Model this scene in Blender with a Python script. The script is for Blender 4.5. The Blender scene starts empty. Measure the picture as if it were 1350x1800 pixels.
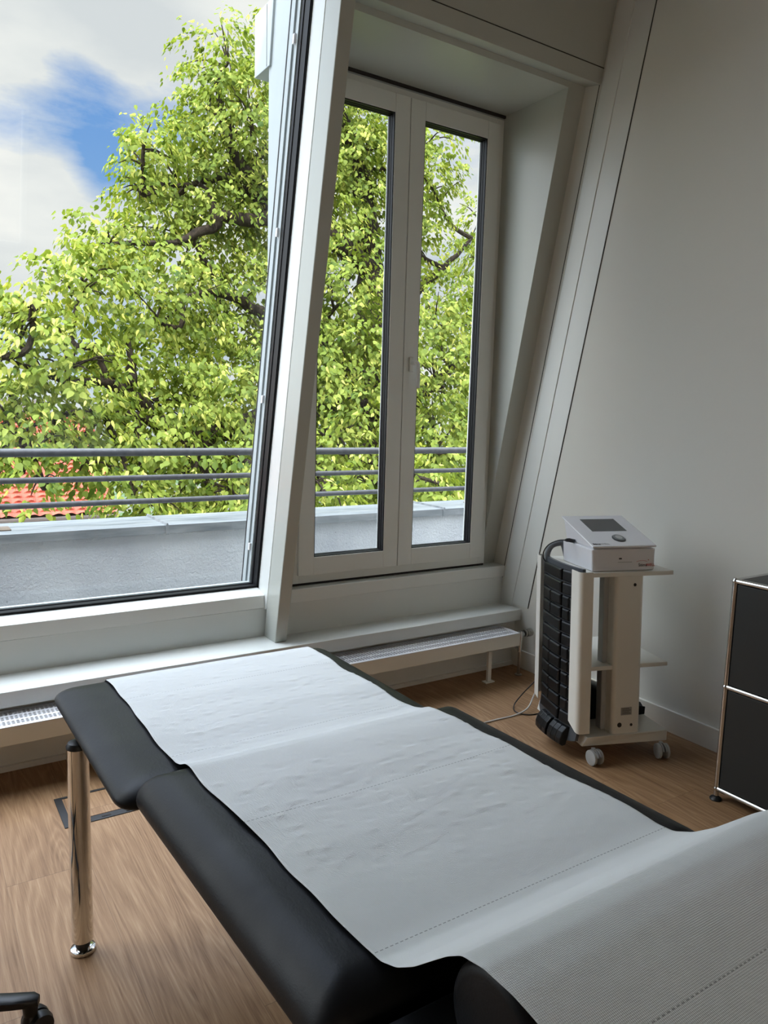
import bpy, bmesh, math, random
import numpy as np
from mathutils import Vector, Matrix
random.seed(4); rng=np.random.default_rng(7)
C=bpy.context.scene.collection
SC=bpy.context.scene
PI=math.pi; K=0.203      # K: how far the mansard slope leans in per metre of height

# ---------------------------------------------------------------- camera
cam=bpy.data.objects.new('camera',bpy.data.cameras.new('camera')); C.objects.link(cam); SC.camera=cam
cam.data.sensor_fit='VERTICAL'; cam.data.sensor_height=36; cam.data.lens=1316/1800*36
yaw,pit,rol=0.57653,-0.1340,0.02821
f=Vector((math.sin(yaw)*math.cos(pit),math.cos(yaw)*math.cos(pit),math.sin(pit)))
r0=Vector((math.cos(yaw),-math.sin(yaw),0)); u0=r0.cross(f)
r=r0*math.cos(rol)+u0*math.sin(rol); u=r.cross(f)
m=Matrix((r,u,-f)).transposed().to_4x4(); m.translation=Vector((0,0,1.4)); cam.matrix_world=m
cam.data.clip_start=0.02; cam.data.clip_end=500
# ---------------------------------------------------------------- view
SC.view_settings.view_transform='Standard'; SC.view_settings.look='None'
SC.view_settings.exposure=0.0; SC.view_settings.gamma=1; SC.view_settings.use_curve_mapping=False
SC.cycles.max_bounces=10; SC.cycles.diffuse_bounces=6; SC.cycles.transparent_max_bounces=16
SC.cycles.sample_clamp_indirect=6
# ---------------------------------------------------------------- sky: broken white cloud over blue
SKY_LOW=1.0; SKY_HIGH=11.5; SKY_WEST=3.3
w=bpy.data.worlds.new('sky'); SC.world=w; w.use_nodes=True; nt=w.node_tree; N=nt.nodes; L=nt.links; N.clear()
def nd(t,**k):
    n=N.new(t)
    for a,b in k.items(): setattr(n,a,b)
    return n
def mathn(op,a,b=None,clamp=False):
    n=nd('ShaderNodeMath',operation=op,use_clamp=clamp)
    for i,v in enumerate((a,b)):
        if v is None: continue
        if isinstance(v,(int,float)): n.inputs[i].default_value=v
        else: L.new(v,n.inputs[i])
    return n.outputs[0]
tc=nd('ShaderNodeTexCoord'); sep=nd('ShaderNodeSeparateXYZ'); L.new(tc.outputs['Generated'],sep.inputs[0])
mp=nd('ShaderNodeMapping'); mp.inputs['Scale'].default_value=(1.3,1.3,3.2); mp.inputs['Location'].default_value=(0.35,0.1,0.55)
L.new(tc.outputs['Generated'],mp.inputs[0])
n1=nd('ShaderNodeTexNoise'); n1.inputs['Scale'].default_value=1.9; n1.inputs['Detail'].default_value=9; n1.inputs['Roughness'].default_value=0.64; n1.inputs['Distortion'].default_value=0.25
L.new(mp.outputs[0],n1.inputs[0])
# a clear patch of sky to the north west, above the tree
def patch(d,rad):
    v=nd('ShaderNodeVectorMath',operation='DISTANCE'); L.new(tc.outputs['Generated'],v.inputs[0]); v.inputs[1].default_value=d
    mr=nd('ShaderNodeMapRange'); mr.interpolation_type='SMOOTHSTEP'; L.new(v.outputs['Value'],mr.inputs[0]); mr.inputs[1].default_value=rad; mr.inputs[2].default_value=0; mr.inputs[3].default_value=0; mr.inputs[4].default_value=1
    return mr.outputs[0]
PATCH=[((0.23,0.92,0.325),0.12,0.30),((0.181,0.926,0.332),0.08,0.16),((0.30,0.895,0.332),0.08,0.15),((0.213,0.942,0.262),0.06,0.24),((0.12,0.945,0.295),0.07,0.22),((0.22,0.885,0.42),0.15,-0.30),((0.12,0.97,0.20),0.16,-0.22),((0.10,0.91,0.38),0.10,-0.10)]
cover=n1.outputs[0]
for d,rad,am in PATCH:
    dd=Vector(d).normalized()
    cover=mathn('SUBTRACT',cover,mathn('MULTIPLY',patch(dd,rad),am))
cr=nd('ShaderNodeValToRGB'); L.new(cover,cr.inputs[0])
cr.color_ramp.elements[0].position=0.27; cr.color_ramp.elements[0].color=(0,0,0,1)
cr.color_ramp.elements[1].position=0.54; cr.color_ramp.elements[1].color=(1,1,1,1)
blue=nd('ShaderNodeValToRGB'); L.new(sep.outputs[2],blue.inputs[0])
blue.color_ramp.elements[0].position=0.0; blue.color_ramp.elements[0].color=(0.34,0.56,0.86,1)
blue.color_ramp.elements[1].position=0.5; blue.color_ramp.elements[1].color=(0.10,0.29,0.74,1)
n2=nd('ShaderNodeTexNoise'); n2.inputs['Scale'].default_value=3.1; n2.inputs['Detail'].default_value=7
mp2=nd('ShaderNodeMapping'); mp2.inputs['Scale'].default_value=(1.2,1.2,3.4); mp2.inputs['Location'].default_value=(3.1,0,1.2); L.new(tc.outputs['Generated'],mp2.inputs[0]); L.new(mp2.outputs[0],n2.inputs[0])
cc=nd('ShaderNodeValToRGB'); L.new(n2.outputs[0],cc.inputs[0])
cc.color_ramp.elements[0].position=0.36; cc.color_ramp.elements[0].color=(0.74,0.77,0.80,1)
cc.color_ramp.elements[1].position=0.60; cc.color_ramp.elements[1].color=(0.97,0.97,0.95,1)
mx=nd('ShaderNodeMix',data_type='RGBA'); L.new(cr.outputs[0],mx.inputs[0]); L.new(blue.outputs[0],mx.inputs[6]); L.new(cc.outputs[0],mx.inputs[7])
up=nd('ShaderNodeMapRange'); up.interpolation_type='SMOOTHSTEP'; L.new(sep.outputs[2],up.inputs[0]); up.inputs[1].default_value=0.50; up.inputs[2].default_value=0.86; up.inputs[3].default_value=SKY_LOW; up.inputs[4].default_value=SKY_HIGH
# western half of the sky, out of view, brightened to light the room
hyp=mathn('SQRT',mathn('ADD',mathn('MULTIPLY',sep.outputs[0],sep.outputs[0]),mathn('ADD',mathn('MULTIPLY',sep.outputs[1],sep.outputs[1]),1e-5)))
az=mathn('DIVIDE',sep.outputs[0],hyp)
we=nd('ShaderNodeMapRange'); we.interpolation_type='SMOOTHSTEP'; L.new(az,we.inputs[0]); we.inputs[1].default_value=-0.12; we.inputs[2].default_value=-0.5; we.inputs[3].default_value=0.0; we.inputs[4].default_value=SKY_WEST
bg=nd('ShaderNodeBackground'); L.new(mx.outputs[2],bg.inputs[0]); L.new(mathn('ADD',up.outputs[0],we.outputs[0]),bg.inputs[1])
out=nd('ShaderNodeOutputWorld'); L.new(bg.outputs[0],out.inputs[0])
# ---------------------------------------------------------------- sun, high and behind the house
sd=bpy.data.lights.new('sun','SUN'); sd.energy=2.4; sd.angle=0.02; sd.color=(1,0.95,0.84)
so=bpy.data.objects.new('sun',sd); C.objects.link(so); so.rotation_euler=Vector((0.55,0.62,-0.86)).to_track_quat('-Z','Y').to_euler()

# fill light added behind the camera to brighten the near faces
bd_=bpy.data.lights.new('back_fill_light','AREA'); bd_.shape='RECTANGLE'; bd_.size=2.2; bd_.size_y=1.3; bd_.energy=42; bd_.color=(1.0,0.97,0.90)
bo_=bpy.data.objects.new('back_fill_light',bd_); C.objects.link(bo_); bo_.location=(0.1,-3.02,1.25); bo_.rotation_euler=(math.radians(90),0,PI)
# ---------------------------------------------------------------- materials
def mat(name,col,rough=0.5,metal=0.0,spec=0.5,coat=0.0):
    M=bpy.data.materials.new(name); M.use_nodes=True; b=M.node_tree.nodes['Principled BSDF']
    b.inputs['Base Color'].default_value=(*col,1); b.inputs['Roughness'].default_value=rough; b.inputs['Metallic'].default_value=metal
    b.inputs['Specular IOR Level'].default_value=spec; b.inputs['Coat Weight'].default_value=coat
    return M
def srgb(*c): return tuple((x/255/12.92 if x/255<=0.04045 else ((x/255+0.055)/1.055)**2.4) for x in c)
class NT:
    def __init__(s,M): s.t=M.node_tree; s.b=M.node_tree.nodes['Principled BSDF']; s.tc=s.n('ShaderNodeTexCoord')
    def n(s,t,**k):
        x=s.t.nodes.new(t)
        for a,b in k.items(): setattr(x,a,b)
        return x
    def l(s,a,b): s.t.links.new(a,b)
    def mapping(s,scale=(1,1,1),rot=(0,0,0),src='Object'):
        m=s.n('ShaderNodeMapping'); m.inputs['Scale'].default_value=scale; m.inputs['Rotation'].default_value=rot; s.l(s.tc.outputs[src],m.inputs[0]); return m.outputs[0]
    def noise(s,vec,scale,detail=3,rough=0.5,dist=0):
        n=s.n('ShaderNodeTexNoise'); s.l(vec,n.inputs[0]); n.inputs['Scale'].default_value=scale; n.inputs['Detail'].default_value=detail; n.inputs['Roughness'].default_value=rough; n.inputs['Distortion'].default_value=dist; return n.outputs[0]
    def ramp(s,fac,stops):
        r=s.n('ShaderNodeValToRGB'); s.l(fac,r.inputs[0]); e=r.color_ramp.elements
        while len(e)<len(stops): e.new(0.5)
        for i,(p,c) in enumerate(stops): e[i].position=p; e[i].color=(*c,1) if len(c)==3 else c
        return r.outputs[0]
    def math(s,op,a,b=0.0,clamp=False):
        n=s.n('ShaderNodeMath',operation=op,use_clamp=clamp)
        for i,v in enumerate((a,b)):
            if isinstance(v,(int,float)): n.inputs[i].default_value=v
            else: s.l(v,n.inputs[i])
        return n.outputs[0]
    def mix(s,fac,a,b,mode='MIX'):
        n=s.n('ShaderNodeMix',data_type='RGBA',blend_type=mode)
        for i,v in ((0,fac),(6,a),(7,b)):
            if isinstance(v,(int,float)): n.inputs[i].default_value=v
            elif isinstance(v,tuple): n.inputs[i].default_value=(*v,1)
            else: s.l(v,n.inputs[i])
        return n.outputs[2]
    def bump(s,h,strength,dist=0.01,prev=None):
        b=s.n('ShaderNodeBump'); b.inputs['Strength'].default_value=strength; b.inputs['Distance'].default_value=dist; s.l(h,b.inputs['Height'])
        if prev: s.l(prev,b.inputs['Normal'])
        return b.outputs[0]
    def col(s,x): s.l(x,s.b.inputs['Base Color'])
    def nor(s,x): s.l(x,s.b.inputs['Normal'])

M={}
M['wall']=mat('wall_paint',srgb(222,222,216),0.85); t=NT(M['wall']); v=t.mapping(); t.nor(t.bump(t.noise(v,90,4,0.6),0.10,0.002))
M['back']=mat('beige_back_wall',srgb(165,152,138),0.9)
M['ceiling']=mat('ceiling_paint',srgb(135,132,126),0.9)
M['panel']=mat('white_lacquered_panel',srgb(222,225,222),0.32,spec=0.5); t=NT(M['panel']); t.nor(t.bump(t.noise(t.mapping(),5,2),0.02,0.01))
M['post']=mat('shaded_white_lacquer',srgb(184,187,180),0.34,spec=0.45)  # same lacquer as the panel, darkened for the shade on post, header and niche
M['outer']=mat('grey_white_outer_frame',srgb(165,172,174),0.5,spec=0.3)
M['frame']=mat('white_window_frame',srgb(228,231,228),0.30)
M['cream']=mat('white_powder_coat',srgb(228,226,218),0.36)
M['gloss']=mat('gloss_white_plastic',srgb(226,226,230),0.18)
M['groove']=mat('dark_joint',srgb(60,60,55),0.9)
M['gasket']=mat('black_rubber_gasket',srgb(20,20,23),0.5,spec=0.2)
M['slot']=mat('dark_slot',srgb(45,40,38),0.8)
M['chrome']=mat('polished_chrome',(0.72,0.72,0.73),0.07,1)
M['brass']=mat('brushed_nickel',(0.42,0.40,0.37),0.30,1)
M['brushed']=mat('satin_chrome',(0.62,0.62,0.62),0.16,1)
M['black_plastic']=mat('black_plastic',srgb(26,27,29),0.42)
M['pad']=mat('black_pad_plastic',srgb(15,16,18),0.42,spec=0.4)
M['backing']=mat('dark_grey_backing',srgb(74,78,84),0.35)
M['castor']=mat('grey_castor_plastic',srgb(170,172,172),0.45)
M['hose']=mat('grey_hose',srgb(98,102,106),0.5)
M['cable_white']=mat('white_cable',srgb(205,202,196),0.5)
M['metal_panel']=mat('anthracite_metal_panel',srgb(41,43,43),0.42,spec=0.35); t=NT(M['metal_panel']); t.nor(t.bump(t.noise(t.mapping(),400,2),0.03,0.001))
M['display']=mat('dark_display',srgb(70,72,74),0.12)
M['dial']=mat('grey_dial',srgb(105,110,112),0.35)
M['dark_ink']=mat('dark_ink',srgb(60,60,62),0.5); M['pale_ink']=mat('pale_grey_ink',srgb(160,160,160),0.5); M['red_ink']=mat('red_ink',srgb(190,40,45),0.5)
M['label']=mat('type_label',srgb(150,148,142),0.5)
# leather
M['leather']=mat('black_leatherette',srgb(16,17,20),0.44,spec=0.26); t=NT(M['leather']); v=t.mapping()
h=t.noise(v,260,3,0.6); h2=t.noise(t.mapping((60,25,60)),1.2,4,0.6,1.5)
t.nor(t.bump(h,0.10,0.002,t.bump(h2,0.10,0.004)))
t.l(t.ramp(t.noise(v,7,4),[(0.35,(0.42,)*3),(0.7,(0.52,)*3)]),t.b.inputs['Roughness'])
# floor planks, grain along Y
M['floor']=mat('oak_vinyl_planks',srgb(170,142,112),0.42,spec=0.3); t=NT(M['floor'])
sx=t.n('ShaderNodeSeparateXYZ'); t.l(t.tc.outputs['Object'],sx.inputs[0]); X,Y=sx.outputs[0],sx.outputs[1]
PW=0.23; PL=1.22
col_i=t.math('FLOOR',t.math('DIVIDE',t.math('ADD',X,0.03),PW))
wn=t.n('ShaderNodeTexWhiteNoise',noise_dimensions='1D'); t.l(col_i,wn.inputs['W'])
yy=t.math('ADD',t.math('DIVIDE',Y,PL),t.math('MULTIPLY',wn.outputs[0],1.0)); row_i=t.math('FLOOR',yy)
comb=t.n('ShaderNodeCombineXYZ'); t.l(col_i,comb.inputs[0]); t.l(row_i,comb.inputs[1])
wn2=t.n('ShaderNodeTexWhiteNoise',noise_dimensions='3D'); t.l(comb.outputs[0],wn2.inputs['Vector'])
off=t.n('ShaderNodeVectorMath',operation='SCALE'); t.l(wn2.outputs['Color'],off.inputs[0]); off.inputs['Scale'].default_value=13.0
pv=t.n('ShaderNodeVectorMath',operation='ADD'); t.l(t.tc.outputs['Object'],pv.inputs[0]); t.l(off.outputs[0],pv.inputs[1])
def grainmap(sc):
    g=t.n('ShaderNodeMapping'); g.inputs['Scale'].default_value=sc; t.l(pv.outputs[0],g.inputs[0]); return g.outputs[0]
warp=t.noise(grainmap((5.5,0.55,1)),1.0,2,0.45,0.35)
rings=t.n('ShaderNodeTexNoise'); 
rg=t.math('FRACT',t.math('MULTIPLY',warp,26.0)); rg=t.math('ABSOLUTE',t.math('SUBTRACT',rg,0.5)); rg=t.math('MULTIPLY',rg,2.0)
rg=t.math('POWER',rg,1.5)
fine=t.noise(grainmap((260,7,1)),1.0,4,0.65,0.3)
mid=t.noise(grainmap((46,2.2,1)),1.0,4,0.6,0.8)
big=t.noise(grainmap((4,0.8,1)),1.0,2)
h=t.math('ADD',t.math('MULTIPLY',rg,0.14),t.math('ADD',t.math('MULTIPLY',fine,0.50),t.math('MULTIPLY',mid,0.50)))
c=t.ramp(h,[(0.28,srgb(112,82,56)),(0.50,srgb(146,113,82)),(0.66,srgb(164,131,98)),(0.90,srgb(188,157,123))])
c=t.mix(t.math('MULTIPLY',big,0.35),c,srgb(150,122,95),'MULTIPLY') if False else c
tint=t.ramp(wn2.outputs[0],[(0,(0.90,0.88,0.86)),(1,(1.03,1.02,1.0))])
c=t.mix(1.0,c,tint,'MULTIPLY')
fx=t.math('FRACT',t.math('DIVIDE',t.math('ADD',X,0.03),PW)); fy=t.math('FRACT',yy)
ex=t.math('LESS_THAN',fx,0.006); ey=t.math('LESS_THAN',fy,0.0018); e=t.math('MAXIMUM',ex,ey)
c=t.mix(t.math('MULTIPLY',e,0.45),c,srgb(84,62,45)); t.col(c)
t.nor(t.bump(h,0.22,0.002)); 
t.l(t.ramp(h,[(0.3,(0.58,)*3),(0.8,(0.44,)*3)]),t.b.inputs['Roughness'])
# paper roll: embossed weave and dashed tear lines; UV = metres along / across
M['paper']=mat('embossed_couch_paper',srgb(226,228,228),0.75,spec=0.3); t=NT(M['paper']); v=t.mapping(src='UV')
s2=t.n('ShaderNodeSeparateXYZ'); t.l(v,s2.inputs[0])
wa=t.math('SINE',t.math('MULTIPLY',t.math('ADD',s2.outputs[0],t.math('MULTIPLY',s2.outputs[1],0.9)),2*PI/0.0046)); wb=t.math('SINE',t.math('MULTIPLY',t.math('SUBTRACT',s2.outputs[0],t.math('MULTIPLY',s2.outputs[1],0.9)),2*PI/0.0046))
weave=t.math('MULTIPLY',wa,wb); h2=t.noise(t.mapping(src='UV'),60,4,0.6)
fd=t.math('ABSOLUTE',t.math('SUBTRACT',t.math('FRACT',t.math('DIVIDE',t.math('SUBTRACT',s2.outputs[1],0.038-3.72),0.372)),0.5))
line=t.math('LESS_THAN',fd,0.0024); dash=t.math('GREATER_THAN',t.math('FRACT',t.math('DIVIDE',s2.outputs[0],0.008)),0.40)
perf=t.math('MULTIPLY',line,dash)
t.col(t.mix(t.math('MULTIPLY',perf,0.55),srgb(226,228,228),srgb(90,90,90)))
t.nor(t.bump(weave,0.30,0.0008,t.bump(h2,0.12,0.003)))
# stucco
M['stucco']=mat('grey_stucco',srgb(172,174,178),0.95,spec=0.2); t=NT(M['stucco']); v=t.mapping()
h=t.noise(v,75,5,0.62); h3=t.noise(v,2.2,3); 
sp=t.ramp(t.noise(v,33,3,0.6),[(0.24,(0.35,)*3),(0.30,(1,)*3)])
c=t.mix(1.0,t.ramp(h3,[(0.3,srgb(176,179,184)),(0.7,srgb(200,203,206))]),sp,'MULTIPLY'); t.col(c); t.nor(t.bump(h,0.9,0.012))
M['zinc']=mat('zinc_coping',srgb(150,156,160),0.5,0.1,spec=0.3); t=NT(M['zinc']); v=t.mapping((2,14,14)); t.col(t.ramp(t.noise(v,1.4,5,0.6),[(0.3,srgb(104,110,114)),(0.72,srgb(150,153,155))]))
M['rail']=mat('grey_painted_steel',srgb(88,88,92),0.5); t=NT(M['rail']); v=t.mapping(); t.nor(t.bump(t.noise(v,160,3),0.3,0.001)); t.col(t.ramp(t.noise(v,25,4),[(0.3,srgb(58,58,62)),(0.7,srgb(80,80,83))]))
M['terrace']=mat('terrace_slabs',srgb(120,120,118),0.9)
M['rust']=mat('weathered_brown_plate',srgb(112,98,84),0.7)
M['bark']=mat('dark_bark',srgb(52,44,38),0.95,spec=0.1); t=NT(M['bark']); v=t.mapping((8,8,2)); hh=t.noise(v,3,5,0.7,0.6); t.col(t.ramp(hh,[(0.3,srgb(30,26,23)),(0.7,srgb(76,66,57))])); t.nor(t.bump(hh,0.9,0.03))
M['tile']=mat('red_clay_tiles',srgb(196,92,70),0.8); t=NT(M['tile']); v=t.mapping(); t.col(t.ramp(t.noise(v,5,4,0.7),[(0.3,srgb(150,62,46)),(0.7,srgb(186,92,70))]))
M['render_pale']=mat('pale_render',srgb(205,196,180),0.9); M['fascia']=mat('dark_fascia',srgb(70,60,54),0.8)
M['ground']=mat('street_and_lawn',srgb(72,86,58),0.95); t=NT(M['ground']); t.col(t.ramp(t.noise(t.mapping(),0.35,5,0.6),[(0.42,srgb(58,84,40)),(0.56,srgb(92,90,84))]))
# glass: real pane, mirror share by angle
def glass(name,tint=(0.97,0.985,0.975)):
    G=bpy.data.materials.new(name); G.use_nodes=True; T=G.node_tree; T.nodes.clear()
    o=T.nodes.new('ShaderNodeOutputMaterial'); tr=T.nodes.new('ShaderNodeBsdfTransparent'); gl=T.nodes.new('ShaderNodeBsdfGlossy'); mxs=T.nodes.new('ShaderNodeMixShader'); lw=T.nodes.new('ShaderNodeLayerWeight'); pw=T.nodes.new('ShaderNodeMath'); pw.operation='POWER'; pw.inputs[1].default_value=5.0; fr=T.nodes.new('ShaderNodeMath'); fr.operation='MULTIPLY_ADD'; fr.inputs[1].default_value=0.9; fr.inputs[2].default_value=0.022; lw.inputs['Blend'].default_value=0.5
    tr.inputs[0].default_value=(*tint,1); gl.inputs['Roughness'].default_value=0.0; T.links.new(lw.outputs['Facing'],pw.inputs[0]); T.links.new(pw.outputs[0],fr.inputs[0])
    T.links.new(fr.outputs[0],mxs.inputs[0]); T.links.new(tr.outputs[0],mxs.inputs[1]); T.links.new(gl.outputs[0],mxs.inputs[2]); T.links.new(mxs.outputs[0],o.inputs[0]); return G
M['glass']=glass('window_glass')
# leaves: diffuse plus light passing through, per-leaf tint
def leafmat(name,c0,c1,c2):
    G=bpy.data.materials.new(name); G.use_nodes=True; T=G.node_tree; T.nodes.clear()
    o=T.nodes.new('ShaderNodeOutputMaterial'); at=T.nodes.new('ShaderNodeAttribute'); at.attribute_name='tint'
    rp=T.nodes.new('ShaderNodeValToRGB'); T.links.new(at.outputs['Fac'],rp.inputs[0]); e=rp.color_ramp.elements; e.new(0.5)
    for i,(p,cx) in enumerate(((0,c0),(0.55,c1),(1,c2))): e[i].position=p; e[i].color=(*cx,1)
    df=T.nodes.new('ShaderNodeBsdfDiffuse'); tl=T.nodes.new('ShaderNodeBsdfTranslucent'); gl=T.nodes.new('ShaderNodeBsdfGlossy'); gl.inputs['Roughness'].default_value=0.45; gl.inputs[0].default_value=(1,1,1,1)
    T.links.new(rp.outputs[0],df.inputs[0])
    mxc=T.nodes.new('ShaderNodeMix'); mxc.data_type='RGBA'; mxc.blend_type='MULTIPLY'; mxc.inputs[0].default_value=1; T.links.new(rp.outputs[0],mxc.inputs[6]); mxc.inputs[7].default_value=(1.15,1.15,0.6,1); T.links.new(mxc.outputs[2],tl.inputs[0])
    a=T.nodes.new('ShaderNodeMixShader'); a.inputs[0].default_value=0.38; T.links.new(df.outputs[0],a.inputs[1]); T.links.new(tl.outputs[0],a.inputs[2])
    b=T.nodes.new('ShaderNodeMixShader'); b.inputs[0].default_value=0.008; T.links.new(a.outputs[0],b.inputs[1]); T.links.new(gl.outputs[0],b.inputs[2]); T.links.new(b.outputs[0],o.inputs[0]); return G
M['leaf']=leafmat('linden_leaf',(0.055,0.105,0.015),(0.24,0.30,0.048),(0.66,0.64,0.17))

# ---------------------------------------------------------------- mesh helpers
def link(name,me,m=None,parent=None,smooth=False,bevel=0,seg=2):
    o=bpy.data.objects.new(name,me); C.objects.link(o)
    if m: me.materials.append(M[m] if isinstance(m,str) else m)
    if parent: o.parent=parent
    if smooth:
        for p in me.polygons: p.use_smooth=True
    if bevel:
        b=o.modifiers.new('bevel','BEVEL'); b.width=bevel; b.segments=seg; b.limit_method='ANGLE'; b.angle_limit=0.6
    return o
class MB:
    def __init__(s): s.v=[]; s.f=[]
    def add(s,vs,fs): n=len(s.v); s.v+=[tuple(p) for p in vs]; s.f+=[tuple(i+n for i in q) for q in fs]; return s
    def hexa(s,p): # 8 points: bottom ring 0-3, top ring 4-7
        return s.add(p,[(3,2,1,0),(4,5,6,7),(0,1,5,4),(1,2,6,5),(2,3,7,6),(3,0,4,7)])
    def box(s,x0,x1,y0,y1,z0,z1): return s.hexa([(x0,y0,z0),(x1,y0,z0),(x1,y1,z0),(x0,y1,z0),(x0,y0,z1),(x1,y0,z1),(x1,y1,z1),(x0,y1,z1)])
    def slope(s,x0,x1,a,b,z0,z1): # box leaning with the mansard, a/b = offset at floor level
        return s.hexa([(x0,a-K*z0,z0),(x1,a-K*z0,z0),(x1,b-K*z0,z0),(x0,b-K*z0,z0),(x0,a-K*z1,z1),(x1,a-K*z1,z1),(x1,b-K*z1,z1),(x0,b-K*z1,z1)])
    def prism(s,pts,x0,x1): # polygon in YZ swept along X
        n=len(pts); vs=[(x0,y,z) for y,z in pts]+[(x1,y,z) for y,z in pts]
        return s.add(vs,[tuple(range(n)),tuple(range(2*n-1,n-1,-1))]+[(i,i+n,(i+1)%n+n,(i+1)%n) for i in range(n)])
    def extrude(s,pts,z0,z1): # polygon in XY swept along Z
        n=len(pts); vs=[(x,y,z0) for x,y in pts]+[(x,y,z1) for x,y in pts]
        return s.add(vs,[tuple(range(n-1,-1,-1)),tuple(range(n,2*n))]+[(i,(i+1)%n,(i+1)%n+n,i+n) for i in range(n)])
    def tube(s,path,rad,seg=12,cap=True):
        P=[Vector(p) for p in path]; n=len(P); R=rad if isinstance(rad,(list,tuple)) else [rad]*n
        base=len(s.v); prev=None
        for i,p in enumerate(P):
            d=(P[min(i+1,n-1)]-P[max(i-1,0)]).normalized()
            if prev is None: a=d.orthogonal().normalized()
            else: a=(prev-d*prev.dot(d)); a=a.normalized() if a.length>1e-6 else d.orthogonal().normalized()
            prev=a; b=d.cross(a)
            for k in range(seg):
                t_=2*PI*k/seg; s.v.append(tuple(p+(a*math.cos(t_)+b*math.sin(t_))*R[i]))
        for i in range(n-1):
            for k in range(seg):
                q=base+i*seg; s.f.append((q+k,q+(k+1)%seg,q+seg+(k+1)%seg,q+seg+k))
        if cap: s.f.append(tuple(base+k for k in range(seg-1,-1,-1))); s.f.append(tuple(base+(n-1)*seg+k for k in range(seg)))
        return s
    def lathe(s,prof,c,seg=32): # prof (r,z) around vertical axis at c
        base=len(s.v); n=len(prof)
        for r_,z in prof:
            for k in range(seg): a=2*PI*k/seg; s.v.append((c[0]+r_*math.cos(a),c[1]+r_*math.sin(a),c[2]+z))
        for i in range(n-1):
            for k in range(seg): q=base+i*seg; s.f.append((q+k,q+(k+1)%seg,q+seg+(k+1)%seg,q+seg+k))
        s.f.append(tuple(base+k for k in range(seg-1,-1,-1))); s.f.append(tuple(base+(n-1)*seg+k for k in range(seg)))
        return s
    def map(s,fn): s.v=[tuple(fn(*p)) for p in s.v]; return s
    def mesh(s,name):
        me=bpy.data.meshes.new(name); me.from_pydata(s.v,[],s.f); me.validate()
        bm=bmesh.new(); bm.from_mesh(me); bmesh.ops.recalc_face_normals(bm,faces=bm.faces); bm.to_mesh(me); bm.free(); return me
    def build(s,name,m,parent=None,smooth=False,bevel=0,seg=2):
        o=link(name,s.mesh(name),m,parent,smooth,bevel,seg)
        if smooth:
            try: o.data.set_sharp_from_angle(angle=0.7)
            except Exception: pass
        return o
def root(name,loc=(0,0,0)):
    o=bpy.data.objects.new(name,None); o.empty_display_size=0.1; C.objects.link(o); o.location=loc; return o
def keep(o,parent):   # parent without moving
    o.parent=parent; o.matrix_parent_inverse=Matrix.Translation(-Vector(parent.location)); return o
def tag(o,label,cat,group=None,kind=None):
    o['label']=label; o['category']=cat
    if group: o['group']=group
    if kind: o['kind']=kind
    return o
def struct(o): o['kind']='structure'; return o
def rounded(x0,x1,y0,y1,R,n=8):
    pts=[]
    for cx,cy,a0 in ((x1-R,y1-R,0),(x0+R,y1-R,PI/2),(x0+R,y0+R,PI),(x1-R,y0+R,1.5*PI)):
        for k in range(n+1): a=a0+PI/2*k/n; pts.append((cx+R*math.cos(a),cy+R*math.sin(a)))
    return pts
def smoothpath(pts,sub=6):
    P=[Vector(p[:3]) for p in pts]; W=[p[3] if len(p)>3 else None for p in pts]; out=[];ow=[]
    for i in range(len(P)-1):
        p0=P[max(i-1,0)];p1=P[i];p2=P[i+1];p3=P[min(i+2,len(P)-1)]
        for k in range(sub):
            t_=k/sub; out.append(0.5*((2*p1)+(p2-p0)*t_+(2*p0-5*p1+4*p2-p3)*t_*t_+(-p0+3*p1-3*p2+p3)*t_**3))
            if W[0] is not None: ow.append(W[i]*(1-t_)+W[i+1]*t_)
    out.append(P[-1]); ow.append(W[-1]); return (out,ow) if W[0] is not None else out
def text(name,body,size,m,matrix,parent,bold=0.0):
    cu=bpy.data.curves.new(name,'FONT'); cu.body=body; cu.size=size; cu.extrude=0.0003; cu.offset=bold
    o=bpy.data.objects.new(name,cu); C.objects.link(o)
    dg=bpy.context.evaluated_depsgraph_get(); me=bpy.data.meshes.new_from_object(o.evaluated_get(dg)); bpy.data.objects.remove(o)
    me.transform(matrix); me.materials.clear(); return link(name,me,m,parent)

# ================================================================ ROOM
XR=2.87; XL=-5.0; YB=-3.1; ZC=3.55
struct(MB().box(XL-0.1,XR+0.1,YB-0.1,3.25,-0.12,0).build('floor','floor'))
struct(MB().box(XR,XR+0.16,YB-0.1,3.25,-0.1,ZC+0.1).build('wall_right','wall'))
struct(MB().box(XL-0.16,XL,YB-0.1,3.25,-0.1,ZC+0.1).build('wall_left','back'))
struct(MB().box(XL,XR,YB-0.16,YB,-0.1,ZC+0.1).build('wall_back','back'))
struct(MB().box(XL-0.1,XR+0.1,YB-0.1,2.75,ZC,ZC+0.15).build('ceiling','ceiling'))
# low wall under the ledge and solid sill zone outside it
struct(MB().box(XL,XR,3.03,3.24,-0.1,0.30).build('wall_front','wall'))
# ledge running under all windows
struct(MB().box(XL,XR,2.98,3.22,0.266,0.328).build('trim_1','panel',bevel=0.003))
struct(MB().box(XL,1.44,3.185,3.30,0.328,0.463).box(1.44,XR,3.15,3.30,0.328,0.482).build('trim_2','panel'))
# sloping post between the windows
o=MB().slope(1.41,1.469,3.124,3.25,0.328,ZC).build('trim_3','post',bevel=0.004); struct(o)
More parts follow.
